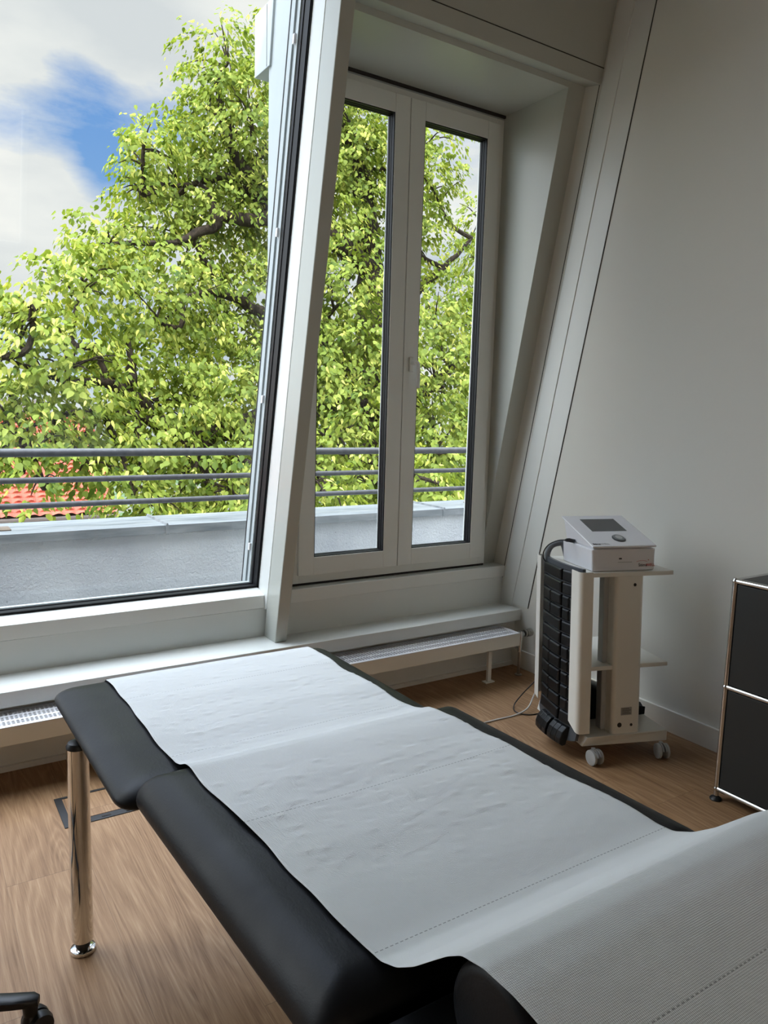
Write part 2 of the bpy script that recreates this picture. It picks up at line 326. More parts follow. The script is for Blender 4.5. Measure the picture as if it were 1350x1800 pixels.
# header above the casement niche, mitred return, set-back band
z0=2.955
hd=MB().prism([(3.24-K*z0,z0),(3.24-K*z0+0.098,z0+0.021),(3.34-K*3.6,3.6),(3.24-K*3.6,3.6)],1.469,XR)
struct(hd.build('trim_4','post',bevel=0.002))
struct(MB().slope(1.469,XR-0.001,3.2385,3.2405,3.021,3.0245).build('trim_5','groove'))
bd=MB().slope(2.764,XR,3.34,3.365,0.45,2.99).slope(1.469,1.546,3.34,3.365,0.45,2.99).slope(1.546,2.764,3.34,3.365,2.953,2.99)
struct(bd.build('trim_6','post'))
# triangular reveals and the flat soffit of the niche
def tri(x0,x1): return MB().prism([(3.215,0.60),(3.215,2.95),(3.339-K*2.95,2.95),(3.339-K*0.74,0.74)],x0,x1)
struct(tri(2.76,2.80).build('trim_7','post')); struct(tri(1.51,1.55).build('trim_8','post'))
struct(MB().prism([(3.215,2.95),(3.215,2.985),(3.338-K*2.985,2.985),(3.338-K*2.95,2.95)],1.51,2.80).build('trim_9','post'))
# half post and narrow panel on the right wall
struct(MB().slope(2.8630,XR,3.124,3.226,0.328,ZC).build('trim_10','panel',bevel=0.002))
struct(MB().slope(2.8665,XR,3.003,3.124,0.345,ZC).build('trim_11','panel'))
struct(MB().slope(2.868,XR+0.001,2.998,3.003,0.342,ZC).slope(2.868,XR+0.001,3.2265,3.230,0.40,ZC).slope(2.868,XR+0.001,3.246,3.249,0.40,ZC).build('trim_12','groove'))
# skirtings
struct(MB().box(XR-0.014,XR,YB,3.03,0,0.10).build('baseboard_right','cream',bevel=0.002))
struct(MB().box(XL,XR,3.016,3.03,0,0.022).build('baseboard_front','cream'))
# roof slope above and outside, keeps the room dark
struct(MB().slope(XL-0.1,XR+0.1,3.36,3.50,3.30,ZC+0.15).build('wall_slope_upper','wall'))

# ---------------------------------------------------------------- window_1: big fixed sloping pane
def slopewin(name,x0,x1,zt=3.30):
    W=struct(root(name))
    zb=0.548
    fr=MB().slope(x1,x1+0.055,3.253,3.365,0.46,zt+0.1)
    fr.slope(x0-0.055,x0,3.253,3.365,0.46,zt+0.1).slope(x0,x1,3.253,3.365,zt,zt+0.1)
    fr.build('window_frame','frame',W,bevel=0.002)
    # sill box, its top tilting to the pane
    MB().prism([(3.178,0.466),(3.178,0.527),(3.256,0.549),(3.34,0.555),(3.34,0.466)],x0,x1).build('window_sill','frame',W,bevel=0.002)
    g=MB()
    for a,b,th in ((3.366,3.392,0.009),(3.395,3.418,0.006),(3.421,3.438,0.009)):
        g.slope(x1-th,x1,a,b,zb,zt).slope(x0,x0+th,a,b,zb,zt).slope(x0,x1,a,b,zb-0.004,zb+th+0.002).slope(x0,x1,a,b,zt-th,zt)
    g.slope(x1-0.005,x1,3.36,3.44,zb,zt).slope(x0,x0+0.005,3.36,3.44,zb,zt).slope(x0,x1,3.365,3.44,zb-0.004,zb+0.005).slope(x0,x1,3.36,3.44,zt-0.005,zt)
    g.build('gasket','gasket',W)
    MB().slope(x0,x1,3.4395,3.4425,zb,zt).build('pane','glass',W)
    e=MB().slope(x1-0.012,x1+0.03,3.448,3.466,zb-0.01,zt).slope(x1-0.008,x1+0.03,3.468,3.486,zb-0.01,zt).slope(x1-0.016,x1+0.03,3.488,3.524,zb-0.01,zt)
    e.slope(x0-0.03,x0+0.012,3.448,3.524,zb-0.01,zt).slope(x0,x1,3.448,3.47,zb-0.008,zb+0.012)
    e.build('outer_frame','outer',W)
    MB().slope(x1-0.018,x1+0.03,3.524,3.531,zb,zt).build('outer_seal','gasket',W)
    for z in (0.72,1.42,2.12,2.83):
        MB().slope(x1-0.022,x1-0.01,3.46,3.474,z,z+0.035).build('spacer_clip','gloss',W,bevel=0.001)
    return W
slopewin('window_1',-0.62,1.41)
slopewin('added_window_3',-2.68,-0.74)  # unseen, room extended left with this pane for more light
slopewin('added_window_4',-4.86,-2.80)  # unseen too, added for grazing light on the right wall
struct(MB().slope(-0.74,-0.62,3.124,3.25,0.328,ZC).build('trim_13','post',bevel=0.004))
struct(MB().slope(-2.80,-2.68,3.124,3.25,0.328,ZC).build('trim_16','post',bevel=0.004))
# outer cladding, solid roof slope over the casement and beside it
struct(MB().slope(1.469,XR+0.1,3.366,3.50,3.0,3.4).build('wall_slope_above_niche','wall'))

W5=struct(root('fill_light_frame')); MB().box(-1.06,1.26,-3.10,-3.035,0.54,0.60).box(-1.06,1.26,-3.10,-3.035,1.90,1.96).box(-1.06,-1.0,-3.10,-3.035,0.60,1.90).box(1.20,1.26,-3.10,-3.035,0.60,1.90).build('window_frame','frame',W5)  # unseen frame added around the fill light, solid wall behind it
# ---------------------------------------------------------------- window_2: double casement
W2=struct(root('window_2')); YC=3.19
def ring(mb,x0,x1,z0,z1,wd,y0,y1,wb=None,wt=None):
    wb=wd if wb is None else wb; wt=wd if wt is None else wt
    mb.box(x0,x0+wd,y0,y1,z0,z1).box(x1-wd,x1,y0,y1,z0,z1).box(x0+wd,x1-wd,y0,y1,z0,z0+wb).box(x0+wd,x1-wd,y0,y1,z1-wt,z1); return mb
ring(MB(),1.55,2.76,0.560,2.937,0.045,YC,YC+0.07).build('window_frame','frame',W2,bevel=0.002)
MB().box(1.55,2.76,YC-0.012,YC+0.05,2.937,2.951).build('shadow_slot','slot',W2)
MB().box(1.55,2.76,YC+0.006,YC+0.05,0.548,0.561).build('sill_joint','slot',W2)
MB().box(1.469,XR,3.135,YC+0.06,0.484,0.548).build('window_sill','frame',W2,bevel=0.003)
def sash(x0,x1,gx0,gx1):
    gz0,gz1=0.688,2.813; y0=YC-0.016; y1=YC+0.055
    m=MB().box(x0,gx0,y0,y1,0.600,2.900).box(gx1,x1,y0,y1,0.600,2.900).box(gx0,gx1,y0,y1,0.600,gz0).box(gx0,gx1,y0,y1,gz1,2.900)
    s=m.build('sash','frame',W2,bevel=0.003)
    g=MB()
    for a,b,th in ((0,0.018,0.004),(0.018,0.021,0.0015),(0.021,0.036,0.005),(0.036,0.05,0.007)): ring(g,gx0,gx1,gz0,gz1,th,y0+0.004+a,y0+0.004+b)
    g.build('gasket','gasket',s)
    MB().box(gx0+0.003,gx1-0.003,y0+0.050,y0+0.054,gz0+0.003,gz1-0.003).build('pane','glass',s)
    return s
MB().box(2.150,2.161,YC-0.006,YC+0.05,0.602,2.898).build('meeting_gap','slot',W2)
sash(1.583,2.1535,1.667,2.067); sash(2.1575,2.728,2.243,2.642)
hx=2.2
hb=MB().box(hx-0.014,hx+0.014,YC-0.030,YC-0.016,1.60,1.675).build('handle_plate','frame',W2,bevel=0.006)
h2=MB().tube([(hx,YC-0.026,1.645),(hx,YC-0.062,1.645)],0.011,14).tube(smoothpath([(hx,YC-0.055,1.648),(hx+0.012,YC-0.062,1.640),(hx+0.016,YC-0.062,1.60),(hx+0.016,YC-0.062,1.52)]),0.0095,12).build('handle','frame',W2,smooth=True)

# dormer cheek and eave seen outside
o=MB().prism([(3.535-K*1.55,1.55),(3.225,1.55),(3.225,3.3),(3.535-K*3.3,3.3)],1.435,1.47).build('dormer_cheek','outer'); 
tag(o,'white outer side cheek of the dormer beside the big pane','dormer cheek'); o['kind']='structure'; o.name='wall_dormer_side'
o=MB().prism([(3.20,2.865),(3.36,2.865),(3.36,3.125),(3.16,3.125)],1.425,2.95).build('trim_14','outer',bevel=0.002); struct(o)
struct(MB().box(1.424,1.4245,3.225,3.2275,2.87,3.12).build('trim_15','slot'))

# ================================================================ RADIATORS
def radiator(x0,x1,label):
    R=root('radiator',(x0,2.93,0))
    y0,y1,zt,zb=2.845,3.012,0.245,0.176
    def P(mb,n,m,**k): return keep(mb.build(n,m,**k),R)
    P(MB().box(x0,x1,y0,y0+0.003,zb,zt).box(x0,x1,y1-0.003,y1,zb,zt).box(x0,x0+0.003,y0,y1,zb,zt).box(x1-0.003,x1,y0,y1,zb,zt).box(x0+0.003,x1-0.003,y0+0.02,y1-0.02,zb+0.004,zt-0.02),'casing','cream',bevel=0.0015)
    # grille: plate with three rows of real slots
    nx=int((x1-x0-0.05)/0.0155); st=(x1-x0-0.05)/nx; g=MB(); z0_,z1_=zt-0.002,zt+0.001
    rows=[]; 
    for k in range(3): a=y0+0.022+k*0.046; rows.append((a,a+0.032))
    g.box(x0,x0+0.025,y0,y1,z0_,z1_).box(x1-0.025,x1,y0,y1,z0_,z1_)
    edges=[y0]+[q for r_ in rows for q in r_]+[y1]
    for k in range(0,len(edges),2): g.box(x0+0.025,x1-0.025,edges[k],edges[k+1],z0_,z1_)
    for a,b in rows:
        for i in range(nx+1):
            xx=x0+0.025+i*st; g.box(xx-0.0034,xx+0.0034,a,b,z0_,z1_)
        for q in (0.25,0.5,0.75):
            yq=a+(b-a)*q; g.box(x0+0.025,x1-0.025,yq-0.0013,yq+0.0013,z0_,z1_)
    P(g,'grille','gloss')
    P(MB().box(x0+0.01,x1-0.01,y0+0.01,y1-0.01,zt-0.012,zt-0.009),'fin_block','slot')
    for xx in (x0+0.19,x1-0.19):
        P(MB().box(xx-0.012,xx+0.012,2.86,2.875,0.005,zb).box(xx-0.03,xx+0.03,2.85,2.885,0,0.006).box(xx-0.012,xx+0.012,2.86,2.94,zb-0.01,zb),'leg','cream',bevel=0.001)
    tag(R,label,'radiator','low radiators under the window ledge'); return R
RR=radiator(1.48,2.74,'low white radiator with slotted top under the narrow casement window, partly behind the couch')
radiator(-1.1,1.28,'low white radiator with slotted top under the big slanted pane at left')
keep(MB().tube([(2.735,2.875,0.225),(2.775,2.875,0.225)],0.010,14).tube([(2.77,2.875,0.20),(2.77,2.875,0.245)],0.014,16).tube([(2.768,2.875,0.226),(2.80,2.875,0.226)],0.012,16).tube([(2.77,2.875,0.13),(2.77,2.875,0.20)],0.011,12).build('valve','brushed',None,smooth=True),RR)
vh=MB()
for a,b,r_ in ((0,0.012,0.019),(0.014,0.026,0.022),(0.028,0.040,0.022),(0.042,0.05,0.020)): vh.tube([(2.798+a,2.875,0.228),(2.798+b,2.875,0.228)],r_,24)
keep(vh.tube([(2.798,2.875,0.228),(2.848,2.875,0.228)],0.016,20).build('thermostat_head','brass',None,smooth=True),RR)
keep(MB().tube([(2.77,2.875,0.002),(2.77,2.875,0.15)],0.0085,14).lathe([(0.020,0),(0.020,0.004),(0.012,0.007)],(2.77,2.875,0),20).build('pipe','brass',None,smooth=True),RR)

# ================================================================ FLOOR SOCKET FRAME
FS=root('floor_outlet_box',(0.52,2.6,0))
fr=MB().box(0.400,0.425,2.497,2.712,0,0.003).box(0.655,0.672,2.497,2.712,0,0.003).box(0.425,0.655,2.700,2.712,0,0.003).box(0.425,0.655,2.497,2.53,0,0.003)
keep(fr.build('rim','black_plastic',bevel=0.001),FS)
keep(MB().box(0.43,0.65,2.534,2.696,0,0.0022).build('lid','floor'),FS)
for a in (0.455,0.60): keep(MB().box(a,a+0.03,2.503,2.522,0.003,0.0055).build('catch','black_plastic',bevel=0.001),FS)
keep(MB().box(0.52,0.55,2.508,2.518,0.003,0.004).build('cable_flap','slot'),FS)
tag(FS,'square floor outlet frame in black plastic set in the wood floor behind the chrome leg','floor outlet')

# ================================================================ TREATMENT COUCH
CO=root('treatment_couch',(0.75,1.2,0))
def slab(outer,top_in,bot_in,z0,z1,rings=12,dome=0.004):
    """soft cushion: outer = function(inset)->outline points"""
    mb=MB(); R=[]
    for k in range(5): a=PI/2*k/4; R.append((bot_in*(1-math.sin(a)), z0+0.016*(1-math.cos(a))))
    zm=z0+0.016
    for k in range(1,rings+1): a=PI/2*k/rings; R.append((top_in*(1-math.cos(a)), zm+(z1-zm)*math.sin(a)))
    for q in (0.03,0.08,0.14): R.append((top_in+q, z1+dome*min(1,q/0.1)))
    n=len(outer(0))
    for ins,z in R: mb.v+= [(x,y,z) for x,y in outer(ins)]
    for i in range(len(R)-1):
        for k in range(n): q=i*n; mb.f.append((q+k,q+(k+1)%n,q+n+(k+1)%n,q+n+k))
    mb.f.append(tuple(range(n-1,-1,-1))); mb.f.append(tuple((len(R)-1)*n+k for k in range(n))); return mb
def outline(quad,R):
    """rounded quad: corners in order, inset moves edges in"""
    cx=sum(p[0] for p in quad)/4; cy=sum(p[1] for p in quad)/4
    def fn(ins):
        Q=[]
        n=4
        for i in range(n):
            p=Vector(quad[i]).to_2d(); a=(Vector(quad[(i+1)%n])-p).normalized(); b=(Vector(quad[i-1])-p).normalized()
            s_=math.sqrt(max(1e-6,1-a.dot(b)**2)); Q.append(p+(a+b)*ins/s_)
        pts=[]; r_=max(R-ins*0.6,0.012)
        for i in range(n):
            p=Q[i]; a=(Q[(i+1)%n]-p).normalized(); b=(Q[i-1]-p).normalized()
            A=p+b*r_; B=p+a*r_
            for k in range(9):
                t_=k/8; pts.append(tuple(A*(1-t_)**2+p*2*t_*(1-t_)+B*t_**2))
            # straight run handled by next corner
            nx=Q[(i+1)%n]+(Q[i]-Q[(i+1)%n]).normalized()*r_
            for k in range(1,6): t_=k/6; pts.append(tuple(B*(1-t_)+nx*t_))
        return pts
    return fn
Z1a,Z1b=0.655,0.690
S1=[(0.322,1.398),(1.128,1.398),(1.122,2.075),(0.308,2.075)]
S2=[(0.386,0.694),(1.180,0.694),(1.150,1.425),(0.351,1.425)]
S3=[(0.415,-0.02),(1.21,-0.02),(1.182,0.690),(0.392,0.690)]
keep(slab(outline(S1,0.055),0.075,0.02,0.607,Z1a,dome=0.003).build('foot_cushion','leather',smooth=True),CO)
keep(slab(outline(S2,0.040),0.070,0.012,0.618,Z1b,dome=0.003).build('seat_cushion','leather',smooth=True),CO)
keep(slab(outline(S3,0.030),0.020,0.012,0.590,0.662,dome=0.003).build('head_cushion','leather',smooth=True),CO)
bk=MB().box(0.375,1.08,1.44,2.03,0.590,0.608).box(0.44,1.12,0.76,1.39,0.598,0.619).box(0.46,1.14,0.03,0.66,0.570,0.592).box(0.41,1.14,0.655,0.74,0.596,0.618)
keep(bk.build('cushion_board','black_plastic',bevel=0.004),CO)
rl=MB().tube([(0.47,1.90,0.555),(0.53,0.05,0.530)],0.018,14).tube([(1.04,1.90,0.545),(1.11,0.05,0.545)],0.018,14)
for y in (1.88,1.30,0.3): rl.tube([(0.46,y,0.545),(1.06,y,0.545)],0.016,14)
rl.tube([(0.355,1.88,0.545),(0.50,1.88,0.545)],0.012,14)
keep(rl.build('frame','chrome',smooth=True),CO)
for lx,ly in ((0.336,1.882),(1.09,1.865),(0.44,0.26),(1.14,0.24)):
    lg=keep(MB().lathe([(0.0262,0.034),(0.0262,0.552)],(lx,ly,0),40).build('leg','chrome',smooth=True),CO)
    for nm,pr,mm in (('leg_cap',[(0.0268,0.552),(0.0268,0.558),(0.022,0.566),(0.010,0.570),(0.001,0.571)],'black_plastic'),('leg_spacer',[(0.018,0.012),(0.018,0.036)],'black_plastic'),('leg_foot',[(0.030,0),(0.0315,0.004),(0.030,0.010),(0.020,0.015),(0.001,0.016)],'chrome')):
        q=MB().lathe(pr,(lx,ly,0),36).build(nm,mm,smooth=True); q.parent=lg
tag(CO,'black padded treatment couch in sections on round chrome legs, covered with white paper','treatment couch')
# bolster lying across the head section
bo=MB().tube([(x_,0.532,0.7415) for x_ in (0.500,0.503,0.509,0.518,1.14,1.155,1.16)],[0.058,0.067,0.071,0.073,0.073,0.067,0.050],48).build('bolster','leather',smooth=True)
tag(bo,'black round bolster under the paper at the near end of the couch','bolster')

# ---- paper
prof=[(2.070,0.626),(2.060,0.646),(2.035,0.6590),(2.0,0.6615),(1.60,0.6625),(1.50,0.6645),(1.45,0.6685),(1.42,0.6755),(1.39,0.6880),(1.36,0.6945),(1.30,0.6975),(0.82,0.6970),(0.765,0.6950),(0.73,0.6975),(0.695,0.713),(0.66,0.738),(0.63,0.765),(0.60,0.792),(0.574,0.811),(0.54,0.8185),(0.50,0.815),(0.46,0.806),(0.40,0.790),(0.30,0.762),(0.20,0.735),(0.05,0.700),(-0.02,0.686)]
pa=np.array(prof); sl=np.concatenate([[0],np.cumsum(np.hypot(*np.diff(pa,axis=0).T))]); sd_=np.linspace(0,sl[-1],2400)
py=np.interp(sd_,sl,pa[:,0]); pz_=np.interp(sd_,sl,pa[:,1]); kw=np.hanning(27); kw/=kw.sum()
py=np.convolve(np.pad(py,13,'edge'),kw,'valid'); pz_=np.convolve(np.pad(pz_,13,'edge'),kw,'valid')
L_=np.concatenate([[0],np.cumsum(np.hypot(np.diff(py),np.diff(pz_)))])
tot=L_[-1]; NV=520; NU=150
yy=np.interp(np.linspace(0,tot,NV),L_,py); zz=np.interp(np.linspace(0,tot,NV),L_,pz_)
uu=np.linspace(0,1,NU); xl=np.interp(yy,[-0.02,0.45,0.76,1.36,2.07],[0.512,0.500,0.485,0.447,0.443]); wdt=0.605
Xg=xl[:,None]+uu[None,:]*wdt; S=np.linspace(0,tot,NV)[:,None]+0*Xg; Zg=zz[:,None]+0*Xg; Yg=yy[:,None]+0*Xg
bump=np.zeros_like(Xg)
flat=((yy>0.84)&(yy<2.0)).astype(float); flat=np.convolve(flat,np.ones(61)/61,'same')
for i,sx_ in enumerate(np.arange(0.03,wdt,0.038)):
    for j,sy_ in enumerate(np.arange(0.10,1.30,0.040)):
        if rng.random()<0.18: continue
        cx_=sx_+rng.normal(0,0.007)+(j%2)*0.018; cy_=sy_+rng.normal(0,0.006); a=rng.choice([1.0,-1.0])*rng.uniform(0.0006,0.0019)
        if 0.62<cy_<0.78: a*=0.2
        dx=(Xg-xl[:,None]-cx_)/0.0115; dy=(S-cy_)/0.0065
        bump+=a*np.exp(-(dx*dx+dy*dy))
        bump-=0.5*a*np.exp(-(dx*dx+(dy-1.6)**2))
k1=rng.uniform(0,6,6)
wav=0.0012*np.sin(S*31+Xg*4+k1[0])+0.0010*np.sin(S*53-Xg*9+k1[1])+0.0008*np.sin(Xg*27+S*7+k1[2])
sm=flat[:,None]; Zg=Zg+(np.maximum(bump,-0.0012)+wav*0.6)*sm+0.0012*sm
edge=np.abs(uu-0.5)*2; Zg+=0.0025*np.sin(S*23+k1[3])*(edge[None,:]**6)*sm
# edges wander a little
Xg+= (edge[None,:]**8)*np.sign(uu-0.5)[None,:]*(0.002*np.sin(S*17)+0.0012*np.sin(S*41))
vs=np.stack([Xg,Yg,Zg],-1).reshape(-1,3); idx=np.arange(NV*NU).reshape(NV,NU)
fs=np.stack([idx[:-1,:-1],idx[:-1,1:],idx[1:,1:],idx[1:,:-1]],-1).reshape(-1,4)
me=bpy.data.meshes.new('paper_sheet'); me.from_pydata(vs.tolist(),[],fs.tolist())
uvl=me.uv_layers.new(name='UVMap'); uvs=np.stack([Xg,S],-1).reshape(-1,2)[fs.reshape(-1)]; uvl.data.foreach_set('uv',uvs.astype(np.float32).ravel())
bm=bmesh.new(); bm.from_mesh(me); bmesh.ops.recalc_face_normals(bm,faces=bm.faces); bm.to_mesh(me); bm.free()
pp_=link('paper_sheet',me,'paper',smooth=True); sol=pp_.modifiers.new('thickness','SOLIDIFY'); sol.thickness=0.0006; sol.offset=0
tag(pp_,'long strip of white embossed paper with tear lines laid along the black couch','paper sheet')

# ================================================================ DEVICE TROLLEY
A=math.radians(-17.5); U=Vector((math.cos(A),math.sin(A),0)); V=Vector((-math.sin(A),math.cos(A),0)); O=Vector((2.293,1.962,0))
def cart(u_,v_,z_): 
    p=O+U*u_+V*(v_+0.07*max(0,z_-0.11)); return (p.x,p.y,z_-0.022*u_*0)
TR=root('device_trolley',tuple(O+U*0.19+V*0.2))
def cb(mb,n,m,par=TR,fn=None,**k):
    o=mb.map(fn or cart).build(n,m,**k)
    if par is TR: keep(o,TR)
    elif par is not None: o.parent=par; o.matrix_parent_inverse=par.matrix_parent_inverse if par.parent is None else Matrix.Identity(4)
    return o
cb(MB().hexa([(-0.012,0.02,0.062),(0.375,0.0,0.062),(0.378,0.42,0.062),(-0.012,0.42,0.062),(0.0,0.0,0.108),(0.375,0.0,0.108),(0.378,0.42,0.108),(0.0,0.42,0.108)]),'base','cream',bevel=0.003)
cb(MB().extrude(rounded(0.116,0.248,0.008,0.115,0.018),0.108,0.768),'column','cream',smooth=True)
cb(MB().box(0.094,0.117,0.06,0.10,0.108,0.768),'cable_duct','castor',bevel=0.004)
cb(MB().box(-0.01,0.379,0.020,0.40,0.374,0.391),'middle_shelf','cream',bevel=0.002)
cb(MB().box(-0.015,0.378,0.0,0.36,0.762,0.780),'top_shelf','cream',bevel=0.002)
def disc(u_,v_,z_,r_,y0=-0.0012): # round thing on the column front
    mb=MB(); n=20
    pts=[(u_+r_*math.cos(2*PI*k/n),z_+r_*math.sin(2*PI*k/n)) for k in range(n)]
    vs_=[(a,v_+y0,b) for a,b in pts]+[(a,v_+0.002,b) for a,b in pts]
    return mb.add(vs_,[tuple(range(n)),tuple(range(2*n-1,n-1,-1))]+[(i,i+n,(i+1)%n+n,(i+1)%n) for i in range(n)])
for u_,z_,r_ in ((0.203,0.725,0.0065),(0.150,0.145,0.010),(0.205,0.142,0.006)): cb(disc(u_,0.008,z_,r_),'hole_plug','slot')
lb=cb(MB().box(0.155,0.205,0.0065,0.0085,0.185,0.217),'type_label','label')
for k in range(4): cb(MB().box(0.160,0.200-0.008*(k%2),0.0058,0.0067,0.191+k*0.0065,0.1928+k*0.0065),'label_line','dark_ink',par=lb)
for u_,v_,sw in ((0.026,-0.006,0.5),(0.339,-0.013,0.2),(-0.002,0.385,0.9),(0.345,0.385,0.3)):
    c=O+U*u_+V*v_; fwd=Vector((math.cos(sw+0.9),math.sin(sw+0.9),0)); ax=fwd.cross(Vector((0,0,1))).normalized()
    def CP(a,b,z_): q=c+ax*a+fwd*b; return (q.x,q.y,z_)
    cs=MB().tube([CP(0,0.0,0.064),CP(0,0.0,0.048)],0.009,14)
    n=14
    for s_ in (-1,1):   # hooded fork each side
        pts=[(0.034*math.cos(a),0.034+0.034*math.sin(a)) for a in [0.15+PI*0.85*k/n for k in range(n+1)]]+[(-0.006,0.030),(0.010,0.030)]
        vs_=[CP(s_*0.004,b-0.012,z_*0.92) for b,z_ in pts]+[CP(s_*0.009,b-0.012,z_*0.92) for b,z_ in pts]; m_=len(pts)
        cs.add(vs_,[tuple(range(m_)),tuple(range(2*m_-1,m_-1,-1))]+[(i,i+m_,(i+1)%m_+m_,(i+1)%m_) for i in range(m_)])
    co=keep(cs.build('castor','castor',smooth=True),TR)
    for s_ in (-1,1):
        wl=MB().tube([CP(s_*0.010,-0.012,0.031),CP(s_*0.012,-0.012,0.031),CP(s_*0.022,-0.012,0.031),CP(s_*0.025,-0.012,0.031)],[0.026,0.031,0.031,0.024],30).build('castor_wheel','castor',smooth=True); wl.parent=co; pass
HS_=0.017
def hold(u_,v_,z_): return cart(u_+HS_,v_,z_)
# holder strips at the left side
ns=MB(); prof=[(-0.02,-0.018),(-0.062,-0.018)]+[(-0.062-0.018*math.sin(a),-0.000-0.018*math.cos(a)) for a in [PI/2*k/6 for k in range(1,7)]]+[(-0.080,0.050)]
inn=[(-0.077,0.050),(-0.077,0.0)]+[(-0.062-0.015*math.sin(a),0.0-0.015*math.cos(a)) for a in [PI/2*k/6 for k in range(5,-1,-1)]]+[(-0.02,-0.015)]
outl=prof+inn; n=len(outl)
def strip(outl,zb0,zb1,zt0,zt1):
    """zb0 bottom at front, zb1 bottom at back edge"""
    mb=MB(); n=len(outl); vmin=min(p[1] for p in outl); vmax=max(p[1] for p in outl)
    f_=lambda v_,a,b: a+(b-a)*(v_-vmin)/(vmax-vmin)
    vs_=[(a,b,f_(b,zb0,zb1)) for a,b in outl]+[(a,b,f_(b,zt0,zt1)) for a,b in outl]
    return mb.add(vs_,[tuple(range(n-1,-1,-1)),tuple(range(n,2*n))]+[(i,(i+1)%n,(i+1)%n+n,i+n) for i in range(n)])
cb(strip(outl,0.133,0.165,0.787,0.787),'side_panel','cream',fn=hold,smooth=True)
cb(strip([(-0.080,0.318),(-0.080,0.350)]+[(-0.080+0.012*(1-math.cos(a)),0.350+0.012*math.sin(a)) for a in [PI/2*k/5 for k in range(1,6)]]+[(-0.02,0.362),(-0.02,0.359),(-0.066,0.359),(-0.077,0.350),(-0.077,0.318)],0.155,0.172,0.79,0.79),'side_panel','cream',fn=hold,smooth=True)
cb(MB().box(-0.045,-0.015,0.05,0.33,0.40,0.70).box(-0.02,0.0,0.05,0.33,0.376,0.389).box(-0.03,-0.012,0.05,0.33,0.762,0.778),'mat_bracket','cream',fn=hold,bevel=0.002)
tag(TR,'white wheeled trolley with square column and shelves standing by the right wall','trolley')

# ---------------------------------------------------------------- padded mat in the holder
MA=root('therapy_mat',tuple(O+U*(-0.06)+V*0.18+Vector((0,0,0.06))))
def bow(v_,z_):   # surface of the mat: bulges outwards between the strips, bottom curls forward
    t_=(v_-0.185)/0.13; uo=-0.058-0.016*(1-t_*t_)
    if z_<0.17: uo-=0.6*(0.17-z_)**1.2*0.5
    return uo
def matpt(a,v_,z_): return hold(bow(v_,z_)-a,v_,z_)
bkm=MB(); nv,nz=16,30; vv=np.linspace(0.02,0.345,nv); zs=np.linspace(0.075,0.792,nz)
def low(v_): return 0.055*max(0,1-((v_-0.15)/0.2)**2)
vs_=[];
for lay in (0.0,-0.014):
    for z_ in zs:
        for v_ in vv:
            q=(z_-0.075)/(0.792-0.075); z2=z_+ (1-q)*(0.045-low(v_)) ; vs_.append(matpt(lay,v_,z2))
ix=lambda l_,j,i: l_*nz*nv+j*nv+i
F_=[]
for j in range(nz-1):
    for i in range(nv-1): F_+= [(ix(0,j,i),ix(0,j,i+1),ix(0,j+1,i+1),ix(0,j+1,i)),(ix(1,j,i),ix(1,j+1,i),ix(1,j+1,i+1),ix(1,j,i+1))]
for i in range(nv-1): F_+=[(ix(0,0,i),ix(1,0,i),ix(1,0,i+1),ix(0,0,i+1)),(ix(0,nz-1,i),ix(0,nz-1,i+1),ix(1,nz-1,i+1),ix(1,nz-1,i))]
for j in range(nz-1): F_+=[(ix(0,j,0),ix(0,j+1,0),ix(1,j+1,0),ix(1,j,0)),(ix(0,j,nv-1),ix(1,j,nv-1),ix(1,j+1,nv-1),ix(0,j+1,nv-1))]
bkm.add(vs_,F_); keep(bkm.build('backing','backing',smooth=True),MA)
def pad(v0,v1,z0_,z1_,th=0.014,ch=0.006):
    mb=MB(); ring_=[]
    for a,ins in ((0.0,0.0),(th*0.7,0.001),(th,ch)):
        for v_,z_ in ((v0+ins,z0_+ins),(v1-ins,z0_+ins),(v1-ins,z1_-ins),(v0+ins,z1_-ins)): ring_.append(matpt(a,v_,z_))
    F=[(3,2,1,0),(8,9,10,11)]
    for q in (0,4):
        for i in range(4): F.append((q+i,q+(i+1)%4,q+4+(i+1)%4,q+4+i))
    return mb.add(ring_,F)
rowsz=np.linspace(0.775,0.135,13)
for i in range(12):
    zt_,zb_=rowsz[i]-0.002,rowsz[i+1]+0.003
    dbl=i in (2,3,6,7,8,9,10)
    for (a,b) in ((0.030,0.122),(0.132,0.300)):
        cols=[(a,b)] if not dbl else [(a,a+(b-a)*0.50),(a+(b-a)*0.52,b)]
        for q in cols: keep(pad(q[0],q[1],zb_,zt_).build('pad','pad',bevel=0.002),MA)
for a,b in ((0.060,0.150),(0.165,0.262)):
    lump=MB(); 
    for k in range(3):
        c0=a+(b-a)*k/3; c1=a+(b-a)*(k+1)/3-0.001
        nn=7; vs_=[]
        arc=[(-0.002,0.132),(0.016,0.130),(0.030,0.112),(0.034,0.085),(0.028,0.062),(0.012,0.052),(-0.002,0.056)]
        for v_ in (c0,c1):
            for dq,z_ in arc: vs_.append(matpt(dq,v_,z_))
        lump.add(vs_,[tuple(range(nn-1,-1,-1)),tuple(range(nn,2*nn))]+[(i,(i+1)%nn,(i+1)%nn+nn,i+nn) for i in range(nn)])
    keep(lump.build('end_pad','pad',bevel=0.003),MA)
keep(MB().tube(smoothpath([cart(-0.040,0.305,0.74),cart(-0.040,0.305,0.80),cart(-0.025,0.30,0.835),cart(0.0,0.285,0.850),cart(0.02,0.275,0.845),cart(0.035,0.27,0.79)]),0.0125,16).build('hose','hose',smooth=True),MA)
tag(MA,'black padded therapy mat held upright between white strips on the trolley side','therapy mat')

